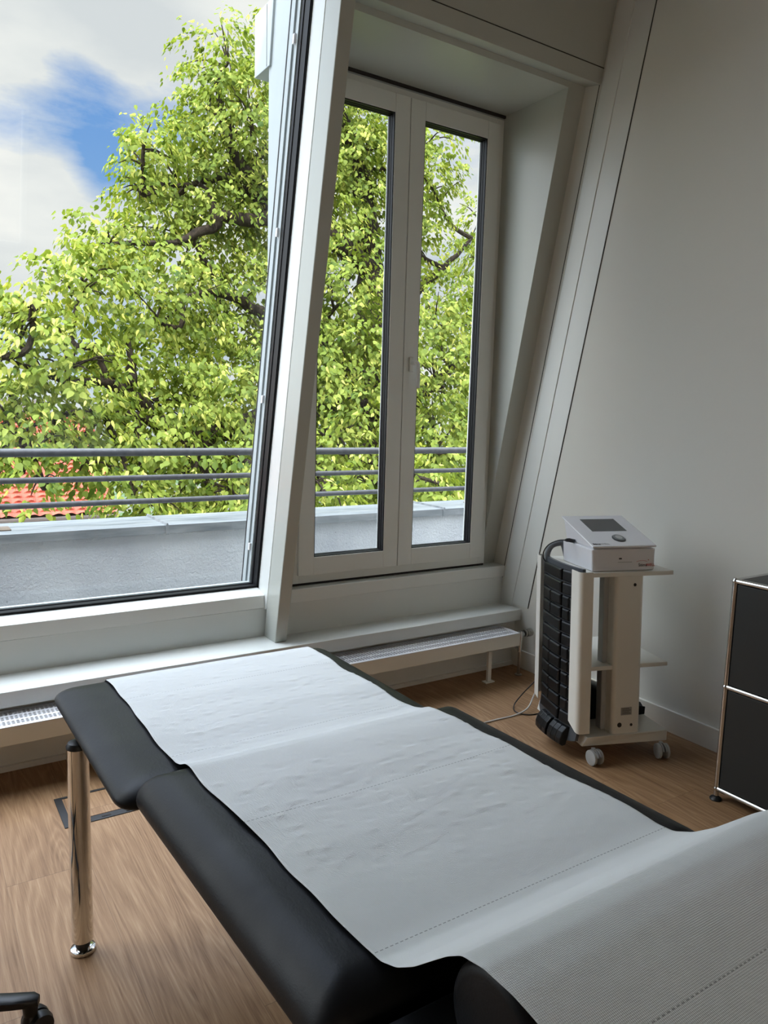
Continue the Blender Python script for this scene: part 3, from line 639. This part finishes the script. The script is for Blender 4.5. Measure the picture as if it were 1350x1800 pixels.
# ---------------------------------------------------------------- device on top
DV=root('therapy_device',tuple(O+U*0.15+V*0.15+Vector((0,0,0.78))))
sh=lambda v_,z_: v_-0.0
hz=MB().hexa([(0.010,0.018,0.781),(0.297,0.018,0.781),(0.297,0.255,0.781),(0.010,0.255,0.781),(0.006,0.016,0.872),(0.299,0.016,0.872),(0.299,0.255,0.872),(0.006,0.255,0.872)])
cb(hz,'housing','gloss',par=None,bevel=0.006,seg=3); 
dv_parts=[C.objects[-1]]
def last(): return C.objects[-1]
# tilted control plate on a wedge neck
pz=lambda v_: 0.886+(v_-0.008)*0.33
wd=MB().hexa([(0.02,0.03,0.870),(0.285,0.03,0.870),(0.285,0.245,0.870),(0.02,0.245,0.870),(0.012,0.012,pz(0.012)-0.006),(0.293,0.012,pz(0.012)-0.006),(0.293,0.262,pz(0.262)-0.008),(0.012,0.262,pz(0.262)-0.008)])
cb(wd,'wedge','gloss',par=None,bevel=0.003)
pl=MB().hexa([(0.003,0.006,pz(0.006)-0.008),(0.298,0.006,pz(0.006)-0.008),(0.298,0.268,pz(0.268)-0.008),(0.003,0.268,pz(0.268)-0.008),(0.003,0.006,pz(0.006)),(0.298,0.006,pz(0.006)),(0.298,0.268,pz(0.268)),(0.003,0.268,pz(0.268))])
plo=cb(pl,'control_plate','gloss',par=None,bevel=0.003,seg=3)
def onplate(u0,u1,v0,v1,h=0.0008): return MB().hexa([(u0,v0,pz(v0)-0.001),(u1,v0,pz(v0)-0.001),(u1,v1,pz(v1)-0.001),(u0,v1,pz(v1)-0.001),(u0,v0,pz(v0)+h),(u1,v0,pz(v0)+h),(u1,v1,pz(v1)+h),(u0,v1,pz(v1)+h)])
cb(onplate(0.072,0.236,0.128,0.234),'display','display',par=None)
def pdisc(cu,cv,r1,h0,h1,n=36):
    vs_=[]; 
    for h_ in (h0,h1):
        for k in range(n): a=2*PI*k/n; v_=cv+r1*math.sin(a); vs_.append((cu+r1*math.cos(a),v_,pz(v_)+h_))
    return MB().add(vs_,[tuple(range(n-1,-1,-1)),tuple(range(n,2*n))]+[(i,(i+1)%n,(i+1)%n+n,i+n) for i in range(n)])
cb(pdisc(0.158,0.066,0.028,-0.001,0.0015),'dial_ring','dark_ink',par=None)
cb(pdisc(0.158,0.066,0.0245,0.001,0.006),'dial','dial',par=None,bevel=0.002)
cb(pdisc(0.158,0.066,0.015,0.006,0.0065),'dial_cap','castor',par=None)
# writing
Vs=(V+Vector((0,0,0.33))).normalized(); Nn=U.cross(Vs).normalized()
def mtx(o_,ux,vx): mm=Matrix((ux,vx,ux.cross(vx))).transposed().to_4x4(); mm.translation=o_; return mm
p=Vector(cart(0.014,0.020,pz(0.020)+0.0010)); text('logo','Stima',0.0155,'dark_ink',mtx(p,U,Vs),None,0.0003)
p=Vector(cart(0.050,0.020,pz(0.020)+0.0010)); text('logo_end','WELL',0.0155,'pale_ink',mtx(p,U,Vs),None)
Vz=(Vector((0,0,1))+V*0.05).normalized()
def fr_pt(u_,z_): q=O+U*u_+V*(0.0166+0.07*(z_-0.11)); return Vector((q.x,q.y,z_))
p=fr_pt(0.222,0.798); text('side_logo','Stima',0.018,'dark_ink',mtx(p,U,Vz),None)
p=fr_pt(0.258,0.798); text('side_logo_end','WELL',0.0165,'red_ink',mtx(p,U,Vz),None)
sw=[];arc=[(0.212+0.05*k/8,0.818+0.004*math.sin(PI*k/8)) for k in range(9)]
swm=MB().tube([tuple(fr_pt(a,b)) for a,b in arc],0.0006,6).tube([tuple(fr_pt(0.268,0.822)),tuple(fr_pt(0.2685,0.8255))],0.0015,8); swm.build('logo_swoosh','red_ink')
def fbox(a,b,c_,d): 
    P8=[fr_pt(a,c_),fr_pt(b,c_),fr_pt(b,c_)+V*0.003,fr_pt(a,c_)+V*0.003,fr_pt(a,d),fr_pt(b,d),fr_pt(b,d)+V*0.003,fr_pt(a,d)+V*0.003]
    return MB().hexa([tuple(x-V*0.0006) for x in P8])
fbox(0.130,0.143,0.829,0.835).build('card_socket','dark_ink')
fbox(0.126,0.190,0.816,0.8185).build('card_slot','castor')
pt=[cart(-0.012,0.165,0.868),cart(0.005,0.165,0.873),cart(0.02,0.165,0.876)]
allow={'housing','wedge','control_plate','display','dial_ring','dial','dial_cap','logo','logo_end','side_logo','side_logo_end','logo_swoosh','card_socket','card_slot'}
for o in list(C.objects):
    if o.name in allow and o.parent is None: keep(o,DV)
tag(DV,'white control unit with dark screen and grey dial on top of the trolley','control unit')
# cable plugged into the unit
cbm=MB().tube([cart(-0.03,0.17,0.884),cart(-0.022,0.17,0.884)],0.005,12).tube([cart(-0.024,0.17,0.884),cart(-0.012,0.17,0.884),cart(0.012,0.168,0.879)],[0.0075,0.0085,0.0085],14)
CA=root('signal_cable',cart(-0.02,0.17,0.80))
keep(cbm.build('plug','black_plastic',smooth=True),CA)
keep(MB().tube(smoothpath([cart(-0.028,0.17,0.884),cart(-0.05,0.19,0.880),cart(-0.07,0.23,0.858),cart(-0.078,0.262,0.825),cart(-0.07,0.285,0.79),cart(-0.05,0.29,0.765)]),0.0026,10).build('cord','black_plastic',smooth=True),CA)
tag(CA,'thin black cable with a plug running from the white control unit to the mat','cable')

# ---------------------------------------------------------------- dark wedge cushion on the trolley base
wc=MB(); prof_=[]
def wz(u_,v_): 
    return 0.255-0.10*max(0,(u_-0.10)/0.27)**1.3
nu_=12; us=np.linspace(-0.01,0.372,nu_); vs_=[]
for u_ in us:
    tp=wz(u_,0); vs_+= [(u_,0.155,0.112),(u_,0.150,0.16+0.4*(tp-0.20)*0.5),(u_,0.165,tp-0.012),(u_,0.185,tp),(u_,0.335,tp-0.01),(u_,0.35,0.13),(u_,0.345,0.112)]
m7=7; F_=[]
for i in range(nu_-1):
    for k in range(m7): F_.append((i*m7+k,i*m7+(k+1)%m7,(i+1)*m7+(k+1)%m7,(i+1)*m7+k))
F_+=[tuple(range(m7)),tuple((nu_-1)*m7+k for k in range(m7-1,-1,-1))]
wc.add(vs_,F_); o=wc.map(cart).build('wedge_cushion','leather',smooth=True,bevel=0.004)
tag(o,'black wedge cushion lying on the trolley base behind its column','cushion')
o=MB().tube(smoothpath([cart(0.035,0.300,0.246),cart(0.055,0.255,0.31),cart(0.050,0.27,0.36)]),0.008,12).tube(smoothpath([cart(0.050,0.38,0.39),cart(0.020,0.385,0.44),cart(-0.01,0.39,0.52)]),0.008,12).tube([cart(0.050,0.27,0.36),cart(0.050,0.395,0.366),cart(0.05,0.412,0.38),cart(0.05,0.408,0.395),cart(0.050,0.38,0.40)],0.008,12).build('air_tube','hose',smooth=True)
tag(o,'dark grey tube hanging past the middle shelf of the trolley','tube')
# cables on the floor
wcab=MB().tube(smoothpath([(2.57,2.51,0.13),(2.52,2.503,0.055),(2.45,2.47,0.018),(2.36,2.463,0.004),(2.245,2.467,0.004),(2.12,2.463,0.004),(1.98,2.43,0.004),(1.70,2.30,0.004),(1.4,2.25,0.004)]),0.0035,10).build('mains_cable','cable_white',smooth=True)
tag(wcab,'pale grey cable running over the floor from the trolley to under the couch','cable')
bcab=MB().tube(smoothpath([(2.60,2.52,0.16),(2.535,2.535,0.10),(2.495,2.56,0.045),(2.44,2.55,0.008),(2.398,2.492,0.003),(2.43,2.436,0.003),(2.52,2.425,0.003),(2.62,2.44,0.004)]),0.0028,10).build('mains_cable','black_plastic',smooth=True)
tag(bcab,'thin black cable looped on the floor beside the trolley','cable')

# ================================================================ CABINET (chrome tube frame, dark panels)
CX0,CX1,CY1,CY0=2.495,2.852,1.514,0.764
CB=root('metal_cabinet',((CX0+CX1)/2,(CY0+CY1)/2,0))
ZL=(0.044,0.438,0.832); rT=0.0095
tb=MB()
for x in (CX0,CX1):
    for y in (CY0,CY1):
        tb.tube([(x,y,0.018),(x,y,0.838)],rT,20)
        for z in ZL: tb.lathe([(0.001,-0.0125),(0.008,-0.0098),(0.0125,-0.001),(0.0125,0.001),(0.008,0.0098),(0.001,0.0125)],(x,y,z),20)
for z in ZL:
    for x in (CX0,CX1): tb.tube([(x,CY0,z),(x,CY1,z)],rT,20)
    for y in (CY0,CY1): tb.tube([(CX0,y,z),(CX1,y,z)],rT,20)
keep(tb.build('tube_frame','brushed',smooth=True),CB)
for a,b in ((0,1),(1,2)):
    z0_,z1_=ZL[a]+0.011,ZL[b]-0.011
    dr=keep(MB().box(CX0-0.004,CX0+0.008,CY0+0.012,CY1-0.012,z0_,z1_).build('door','metal_panel',bevel=0.0015),CB)
    kn=MB().tube([(CX0-0.004,CY0+0.375,z1_-0.03),(CX0-0.020,CY0+0.375,z1_-0.03)],0.008,16).build('knob','brushed',smooth=True); kn.parent=dr; pass
    for y in (CY0,CY1): keep(MB().box(CX0+0.011,CX1-0.011,y-0.004,y+0.004,z0_,z1_).build('side_panel','metal_panel'),CB)
    keep(MB().box(CX1-0.004,CX1+0.004,CY0+0.011,CY1-0.011,z0_,z1_).build('back_panel','metal_panel'),CB)
keep(MB().box(CX0+0.010,CX1-0.010,CY0+0.010,CY1-0.010,0.832,0.8385).build('top_panel','metal_panel',bevel=0.001),CB)
keep(MB().box(CX0+0.010,CX1-0.010,CY0+0.010,CY1-0.010,0.036,0.043).build('bottom_panel','metal_panel'),CB)
for x in (CX0,CX1):
    for y in (CY0,CY1): keep(MB().lathe([(0.021,0),(0.022,0.004),(0.018,0.010),(0.009,0.015),(0.0085,0.022)],(x,y,0),24).build('foot','black_plastic',smooth=True),CB)
tag(CB,'low dark grey metal cabinet with chrome tube frame against the right wall','cabinet')

# ================================================================ OFFICE CHAIR (only a castor arm is in view)
CH=root('office_chair',(-0.11,1.763,0)); hub=Vector((-0.11,1.763,0))
for k in range(5):
    a=math.radians(-20)+k*2*PI/5; d=Vector((math.cos(a),math.sin(a),0)); s_=Vector((-d.y,d.x,0))
    Ps=[]; 
    st=[(0.03,0.115,0.026,0.034),(0.15,0.105,0.022,0.028),(0.28,0.094,0.019,0.022),(0.318,0.092,0.017,0.022),(0.330,0.089,0.011,0.018)]
    mb=MB(); ringn=12
    for t_,zc,hw,hh_ in st:
        for q in range(ringn):
            an=2*PI*q/ringn; cx_=abs(math.cos(an))**0.6*math.copysign(1,math.cos(an)); sz_=abs(math.sin(an))**0.6*math.copysign(1,math.sin(an))
            pnt=hub+d*t_+s_*hw*cx_+Vector((0,0,zc+hh_*0.5*sz_)); mb.v.append(tuple(pnt))
    for i in range(len(st)-1):
        for q in range(ringn): mb.f.append((i*ringn+q,i*ringn+(q+1)%ringn,(i+1)*ringn+(q+1)%ringn,(i+1)*ringn+q))
    mb.f+= [tuple(range(ringn-1,-1,-1)),tuple((len(st)-1)*ringn+q for q in range(ringn))]
    tip=hub+d*0.312
    mb.tube([tuple(tip+Vector((0,0,0.092))),tuple(tip+Vector((0,0,0.060)))],[0.018,0.015],16)
    arm=keep(mb.build('leg','black_plastic',smooth=True),CH)
    sa=a+0.6; fd_=Vector((math.cos(sa),math.sin(sa),0)); ax=Vector((-fd_.y,fd_.x,0)); wcn=tip+fd_*0.014+Vector((0,0,0.030))
    for sg in (-1,1):
        wl=MB().tube([tuple(wcn+ax*sg*0.003),tuple(wcn+ax*sg*0.012),tuple(wcn+ax*sg*0.024),tuple(wcn+ax*sg*0.028)],[0.029,0.030,0.027,0.016],26).build('castor_wheel','black_plastic',smooth=True); wl.parent=arm; pass
    hd_=MB().tube([tuple(tip+Vector((0,0,0.062))),tuple(tip+Vector((0,0,0.046)))],[0.012,0.018],16).build('castor_hood','black_plastic',smooth=True); hd_.parent=arm; pass
keep(MB().lathe([(0.04,0.085),(0.045,0.13),(0.028,0.14),(0.026,0.30),(0.014,0.30),(0.014,0.41),(0.06,0.415),(0.06,0.43)],tuple(hub),28).build('gas_column','black_plastic',smooth=True),CH)
keep(MB().lathe([(0.15,0.43),(0.19,0.44),(0.20,0.47),(0.19,0.50),(0.14,0.515),(0.001,0.518)],tuple(hub),36).build('seat','leather',smooth=True),CH)
tag(CH,'black office chair with only one castor arm of its base in view at lower left','chair')

# ================================================================ TERRACE OUTSIDE
struct(MB().box(-6,12,3.25,4.7,-0.35,-0.05).build('floor_terrace','terrace'))
struct(MB().box(-6,12,4.30,4.66,-0.4,0.662).build('wall_parapet','stucco'))
cp=MB()
js=[-6,-2.3,1.285,3.30,6.9,12]
cp=root('parapet_coping',(2,4.48,0.662))
for i in range(len(js)-1):
    a,b=js[i],js[i+1]
    keep(MB().box(a+0.002,b-0.002,4.278,4.685,0.704,0.709).box(a+0.002,b-0.002,4.278,4.283,0.660,0.704).box(a+0.002,b-0.002,4.680,4.685,0.660,0.704).box(a+0.002,b-0.002,4.283,4.68,0.663,0.704).build('coping_sheet','zinc',bevel=0.001),cp)
for x in js[1:-1]: keep(MB().hexa([(x-0.010,4.272,0.70),(x+0.010,4.272,0.70),(x+0.010,4.69,0.70),(x-0.010,4.69,0.70),(x-0.003,4.272,0.722),(x+0.003,4.272,0.722),(x+0.003,4.69,0.722),(x-0.003,4.69,0.722)]).box(x-0.008,x+0.008,4.270,4.279,0.655,0.705).build('coping_seam','zinc'),cp)
tag(cp,'grey zinc sheet coping with folded seams on top of the terrace parapet','coping')
RL=root('terrace_railing',(2,4.48,0.709))
for z,rr in ((1.119,0.0235),(0.967,0.0165),(0.827,0.0165)): keep(MB().tube([(-6,4.5,z),(12,4.5,z)],rr,20).build('rail','rail',smooth=True),RL)
for x in (-1.35,0.365,2.06,3.80,5.5,7.2):
    pst=keep(MB().box(x-0.006,x+0.006,4.47,4.53,0.709,1.10).build('post','rail'),RL)
    fp=MB().box(x-0.12,x+0.12,4.40,4.53,0.709,0.716).build('foot_plate','rust',bevel=0.002); fp.parent=pst; pass
tag(RL,'dark grey tubular steel railing with three rails above the parapet','railing')

# ================================================================ TREES
BR={'t':[(5.6,8.6,-9.2,0.40),(5.5,8.6,-5,0.33),(5.5,8.6,-1.59,0.26),(5.36,8.6,1.57,0.22),(5.41,8.8,3.07,0.18),(5.39,8.9,3.82,0.14),(5.31,9.0,4.55,0.1),(5.02,9.0,5.19,0.07),(4.68,9.0,5.72,0.05)],
'a':[(5.39,8.8,3.22,0.15),(4.83,8.6,3.47,0.13),(4.3,8.5,3.61,0.11),(3.85,8.5,3.59,0.09),(3.21,8.4,3.51,0.07),(3.01,8.3,3.35,0.055),(2.59,8.2,3.11,0.035)],
'b':[(3.86,8.7,3.78,0.11),(3.61,8.7,4.09,0.085),(3.43,8.7,4.34,0.06),(3.36,8.8,4.67,0.045),(3.34,9.0,5.13,0.02)],
'b2':[(4.3,8.5,3.61,0.11),(4.04,8.6,3.66,0.1),(3.86,8.7,3.78,0.11)],
'c':[(3.61,8.7,4.06,0.06),(3.19,8.6,3.98,0.045),(2.86,8.6,3.84,0.03),(2.57,8.5,3.77,0.015)],
'd':[(3.11,8.4,3.48,0.05),(3.05,8.5,3.76,0.035),(2.95,8.5,3.84,0.02)],
'e':[(5.25,8.6,1.95,0.15),(4.32,8.2,2.14,0.10),(3.56,8.0,2.4,0.07),(3.06,8.0,2.62,0.05),(2.55,7.9,2.5,0.025)],
'f':[(5.36,8.6,1.37,0.18),(4.23,8.0,1.4,0.13),(3.19,7.6,1.25,0.11),(2.46,7.3,1.08,0.09),(2.13,7.3,1.27,0.07),(1.76,7.2,1.53,0.06),(1.59,7.2,1.6,0.045),(1.28,7.1,1.56,0.025)],
'g':[(1.8,7.2,1.54,0.055),(1.85,7.2,1.71,0.045),(1.82,7.2,1.97,0.02)],'h':[(1.61,7.2,1.61,0.04),(1.58,7.2,1.75,0.03),(1.54,7.2,1.9,0.015)],
'i':[(2.46,7.3,1.08,0.07),(1.89,7.2,1.27,0.045),(1.56,7.1,1.32,0.035),(1.16,7.0,1.28,0.025),(0.87,6.9,1.14,0.012)],
'j':[(1.28,7.1,1.56,0.03),(0.99,7.0,1.66,0.022),(0.73,6.9,1.75,0.012)],'k':[(3.86,8.7,3.75,0.07),(3.71,8.7,4.24,0.05),(3.93,8.7,4.54,0.03)],
'l':[(5.4,8.7,2.32,0.12),(6.04,8.8,2.99,0.08),(6.69,8.9,3.46,0.04),(7.27,9.0,3.96,0.02)],'m':[(5.36,8.6,1.0,0.15),(5.77,8.2,1.58,0.1),(6.42,8.2,2.06,0.06),(7.01,8.2,2.41,0.03)],
'n':[(2.81,8.3,3.22,0.045),(2.94,8.3,2.98,0.035),(3.1,8.2,2.74,0.02)]}
BL=[(3.48,9.0,5.41,0.47),(3.23,9.0,4.85,0.47),(3.56,8.5,4.72,0.52),(4.44,9.0,5.6,0.64),(5.03,9.0,4.85,0.74),(2.34,8.5,4.09,0.31),(2.86,9.0,4.15,0.56),(2.29,8.5,3.66,0.21),(1.82,8.0,2.96,0.35),(1.5,7.5,2.5,0.39),(1.01,7.0,2.25,0.24),(0.87,7.0,1.89,0.31),(2.98,9.0,3.28,0.74),(3.62,9.0,4.03,0.72),(2.29,8.0,2.28,0.74),(3.35,8.5,2.42,0.73),(1.26,7.0,1.72,0.49),(2.08,7.5,1.46,0.61),(2.9,7.5,1.37,0.65),(0.89,7.0,1.28,0.36),(2.3,7.0,0.66,0.49),(2.68,6.5,0.59,0.4),(0.91,6.3,0.77,0.14),(1.64,6.4,0.64,0.24),(1.39,7.0,1.12,0.3),(5.46,9.0,4.94,0.64),(5.22,9.0,4.17,0.72),(6.46,9.0,4.61,0.44),(6.3,9.0,3.74,0.48),(4.51,8.0,2.68,0.75),(4.55,7.5,1.86,0.72),(3.98,7.0,1.1,0.58),(4.18,6.5,0.65,0.44),(5.86,8.0,2.6,0.62),(5.71,7.5,1.72,0.67),(5.28,7.0,0.91,0.6),(3.31,5.9,0.63,0.23),(4.5,5.9,0.7,0.34),(4.21,8.8,3.62,0.78),(3.66,7.6,1.82,0.69),(3.13,6.6,0.68,0.5),(6.48,9.0,5.18,0.36),
(0.95,6.6,1.02,0.26),(1.35,6.6,0.88,0.26),(1.85,6.9,0.95,0.4),(0.62,6.8,1.2,0.3),(0.6,6.8,0.75,0.16),(1.9,6.6,0.5,0.22),(3.0,7.2,-0.1,0.8),(4.6,7.2,-0.1,0.8),(2.0,7.6,-0.4,0.5),(5.9,7.6,0.1,0.8)]
BL2=[(7.6,9.3,2.95,0.55),(7.9,9.6,4.45,0.42),(7.75,9.3,3.76,0.46),(7.5,8.6,2.01,0.71),(7.6,8.8,1.0,0.8),(8.7,9.6,3.9,0.8),(8.8,9.6,2.8,0.9),(8.9,9.6,1.5,0.9),(9.2,9.6,4.6,0.7),(8.2,9.4,0.2,0.9)]
BR2={'t':[(8.9,10.2,-9.2,0.4),(8.8,10,-3,0.3),(8.7,9.9,1.5,0.2),(8.7,9.8,3.4,0.12),(8.8,9.7,4.8,0.04)],'a':[(8.75,9.9,1.6,0.12),(8.2,9.6,2.3,0.08),(7.7,9.3,3.0,0.04)],'b':[(8.7,9.85,2.8,0.09),(8.2,9.6,3.6,0.05),(7.9,9.6,4.3,0.02)]}
LT=np.array([(0,0,0),(-0.40,0.10,1),(-0.46,0.45,1),(-0.18,0.80,0.5),(0,1.05,0),(0.18,0.80,0.5),(0.46,0.45,1),(0.40,0.10,1)],float)
def foliage(name,blobs,parent,dens,seed,size=0.074,inner=0.35):
    g=np.random.default_rng(seed); Pc=[];Dr=[];Nr=[];Sz=[];Tn=[]
    for (x,y,z,R) in blobs:
        ns=max(8,int(dens*R*R))
        d=g.normal(size=(ns,3)); d/=np.linalg.norm(d,axis=1)[:,None]
        rr=R*np.where(g.random(ns)<inner,g.uniform(0.2,0.8,ns),g.uniform(0.80,1.12,ns))
        c=np.array((x,y,z))+d*rr[:,None]*np.array((1,1,0.95))
        for i in range(ns):
            k=int(g.integers(9,17)); o=d[i]*np.array((1,1,0.35)); o=o+g.normal(0,0.35,3)*np.array((1,1,0.4)); o/=np.linalg.norm(o)+1e-6
            side=np.cross(o,(0,0,1)); side/=np.linalg.norm(side)+1e-6
            t=g.random(k); ln=g.uniform(0.16,0.34)
            p=c[i]+o*(t*ln)[:,None]+side*(g.normal(0,0.055,k))[:,None]+np.array((0,0,-1))*((t**2)*ln*0.45+g.normal(0,0.03,k))[:,None]
            dr=o[None,:]*g.uniform(0.2,0.8,k)[:,None]+side[None,:]*g.normal(0,0.55,k)[:,None]+np.array((0,0,-1))*g.uniform(0.35,1.1,k)[:,None]
            nr=np.array((0,0,1.0))+o*g.uniform(0.3,1.0)+g.normal(0,0.28,(k,3))
            Pc.append(p);Dr.append(dr);Nr.append(nr);Sz.append(size*g.uniform(0.6,1.12,k)); base=g.normal(0.42,0.10)
            Tn.append(np.clip(base+g.normal(0,0.13,k)+(g.random(k)<0.16)*0.38,0,1))
    P=np.concatenate(Pc);D=np.concatenate(Dr);Nn=np.concatenate(Nr);Sx=np.concatenate(Sz);T=np.concatenate(Tn)
    D/=np.linalg.norm(D,axis=1)[:,None]; Nn-=D*(Nn*D).sum(1)[:,None]; Nn/=np.linalg.norm(Nn,axis=1)[:,None]+1e-9; W=np.cross(D,Nn)
    fold=g.uniform(-0.34,0.10,len(P)); bend=g.uniform(-0.30,0.02,len(P)); n=len(P); nar=g.uniform(0.5,0.95,n); nar=np.where(T>0.72,nar*0.55,nar)
    vs=np.empty((n,8,3))
    for k in range(8):
        a,b,h=LT[k]; vs[:,k]=P+(W*(a*nar)[:,None]+D*b+Nn*(h*fold*abs(a)*2+bend*b*b)[:,None])*Sx[:,None]
    base=(np.arange(n)*8)[:,None]
    q=np.concatenate([base+np.array([[0,1,2,3]]),base+np.array([[0,3,4,5]]),base+np.array([[0,5,6,7]])],1).reshape(-1,4)
    me=bpy.data.meshes.new(name); me.vertices.add(n*8); me.vertices.foreach_set('co',vs.astype(np.float32).ravel())
    me.loops.add(len(q)*4); me.loops.foreach_set('vertex_index',q.astype(np.int32).ravel()); me.polygons.add(len(q)); me.polygons.foreach_set('loop_start',(np.arange(len(q))*4).astype(np.int32))
    me.update(calc_edges=True); at=me.attributes.new('tint','FLOAT','POINT'); at.data.foreach_set('value',np.repeat(T,8).astype(np.float32))
    return keep(link(name,me,'leaf'),parent)
def tree(loc,branches,blobs,dens,seed,label,group=None,size=0.074):
    T=root('linden_tree',loc); mb=MB()
    for k,v in branches.items():
        pth,rad=smoothpath(v,5); gj=random.Random(seed+len(k)+len(v))
        pth=[p+Vector((gj.uniform(-1,1),gj.uniform(-1,1),gj.uniform(-1,1)))*min(0.03,r_*0.35) for p,r_ in zip(pth,rad)]
        mb.tube(pth,rad,10)
    g=random.Random(seed)
    ends=[Vector(v[i][:3]) for v in branches.values() for i in range(2 if len(v)>6 else 1,len(v))]
    for (x,y,z,R) in blobs:     # limbs and twigs reaching into every clump of leaves
        c=Vector((x,y,z)); e=min(ends,key=lambda q:(q-c).length)
        md=(e+c)/2+Vector((g.uniform(-.15,.15),g.uniform(-.15,.15),g.uniform(-.25,.05)))
        pth,rad=smoothpath([(*e,0.035),(*md,0.028),(*c,0.018)],4); mb.tube(pth,rad,7)
        for _ in range(6):
            d=Vector((g.gauss(0,1),g.gauss(0,1),g.gauss(0.3,0.8))).normalized(); s=c.lerp(md,g.uniform(0,0.6)); m2=s+d*R*0.5+Vector((0,0,0.05))
            pth,rad=smoothpath([(*s,0.013),(*m2,0.008),(*(s+d*R*0.98),0.004)],3); mb.tube(pth,rad,5)
    keep(mb.build('trunk','bark',smooth=True),T)
    foliage('foliage',blobs,T,dens,seed,size)
    tag(T,label,'tree',group); return T
tree((5.6,8.6,-9.2),BR,BL,430,11,'big leafy linden tree with bright yellow green leaves just beyond the railing')
tree((8.9,10.2,-9.2),BR2,BL2,330,23,'second green tree behind the big linden, right of the sky gap in the casement',size=0.074)
# farther tree low behind, closes the view under the crown
BR3={'t':[(5.5,15,-9.2,0.4),(5.4,15,-4,0.3),(5.4,15,-0.5,0.12)]}
BL3=[(5.1,13.5,-0.6,1.3),(6.3,14,-0.3,1.5),(8.2,14.5,0.2,1.6),(10.2,15,0.6,1.8),(5.2,14.6,1.2,1.1),(7.2,15,1.8,1.3),(9.2,15.5,2.4,1.4)]
tree((5.5,15,-9.2),BR3,BL3,80,31,'farther tree filling the low gaps behind the big linden trunk',size=0.13)

# ================================================================ HOUSE WITH RED ROOF
HS=root('house',(-1.5,16,-9.2))
keep(MB().box(-7,3.05,14.35,17.7,-9.2,-0.75).add([(3.05,14.35,-0.75),(3.05,17.7,-0.75),(3.05,16.02,0.85),(2.85,14.35,-0.75),(2.85,17.7,-0.75),(2.85,16.02,0.85)],[(0,1,2),(3,5,4),(0,3,4,1),(1,4,5,2),(2,5,3,0)]).build('wall','render_pale'),HS)
def roofside(sgn):
    mb=MB(); nx,ny=360,22; L0=2.55
    x=np.linspace(-7.4,3.3,nx); 
    rows_=[]
    for j in range(ny):
        for e_ in (0.0,0.999):
            s_=(j+e_)/ny; lift=0.03*(1-e_)+0.005
            rows_.append((s_,lift,j))
    for s_,lift,j in rows_:
        yb=16.02-sgn*(2.02*(1-s_)); zb=-0.60+1.62*s_
        sc=0.022*np.abs(np.sin(PI*x/0.20))
        for xi,sci in zip(x,sc):
            dn=0.035*math.cos(2*PI*xi/0.20) if lift>0.02 else 0
            mb.v.append((xi,yb+sgn*dn*0.6,zb+lift+sci-0.25*dn))
    for j in range(len(rows_)-1):
        for i in range(nx-1): q=j*nx+i; mb.f.append((q,q+1,q+nx+1,q+nx))
    return mb
rf=roofside(1); keep(rf.build('roof_slope','tile'),HS); keep(roofside(-1).build('roof_slope','tile'),HS)
keep(MB().hexa([(-7.4,14.02,-0.68),(3.28,14.02,-0.68),(3.28,14.05,-0.60),(-7.4,14.05,-0.60),(-7.4,16.02,0.94),(3.28,16.02,0.94),(3.28,16.02,1.02),(-7.4,16.02,1.02)]).hexa([(-7.4,18.0,-0.68),(3.28,18.0,-0.68),(3.28,18.0,-0.60),(-7.4,18.0,-0.60),(-7.4,16.02,0.94),(3.28,16.02,0.94),(3.28,16.02,1.02),(-7.4,16.02,1.02)]).build('roof_boards','fascia'),HS)
keep(MB().tube([(-7.4,13.98,-0.66),(3.3,13.98,-0.66)],0.07,12).build('gutter','fascia'),HS)
keep(MB().tube([(-7.4,16.02,1.05),(3.3,16.02,1.05)],0.09,12).build('ridge_tiles','tile'),HS)
tag(HS,'neighbouring house with a red tiled roof seen low through the leaves at left','house')
struct(MB().box(-80,120,4.7,220,-9.4,-9.2).build('ground','ground'))
HB=root('apartment_block',(0,46,-9.2))
keep(MB().box(-9,7,44,52,-9.2,0.1).build('wall','render_pale'),HB)
keep(MB().prism([(43.6,0.1),(52.4,0.1),(48,1.5)],-9.3,7.3).build('roof','fascia'),HB)
for i in range(8):
    for j in range(3): keep(MB().box(-8.2+i*2,-7.2+i*2,43.96,44.05,-2.2-j*2.9,-0.7-j*2.9).build('window','slot'),HB)
tag(HB,'pale block with a dark roof far away behind the trees at left','building')
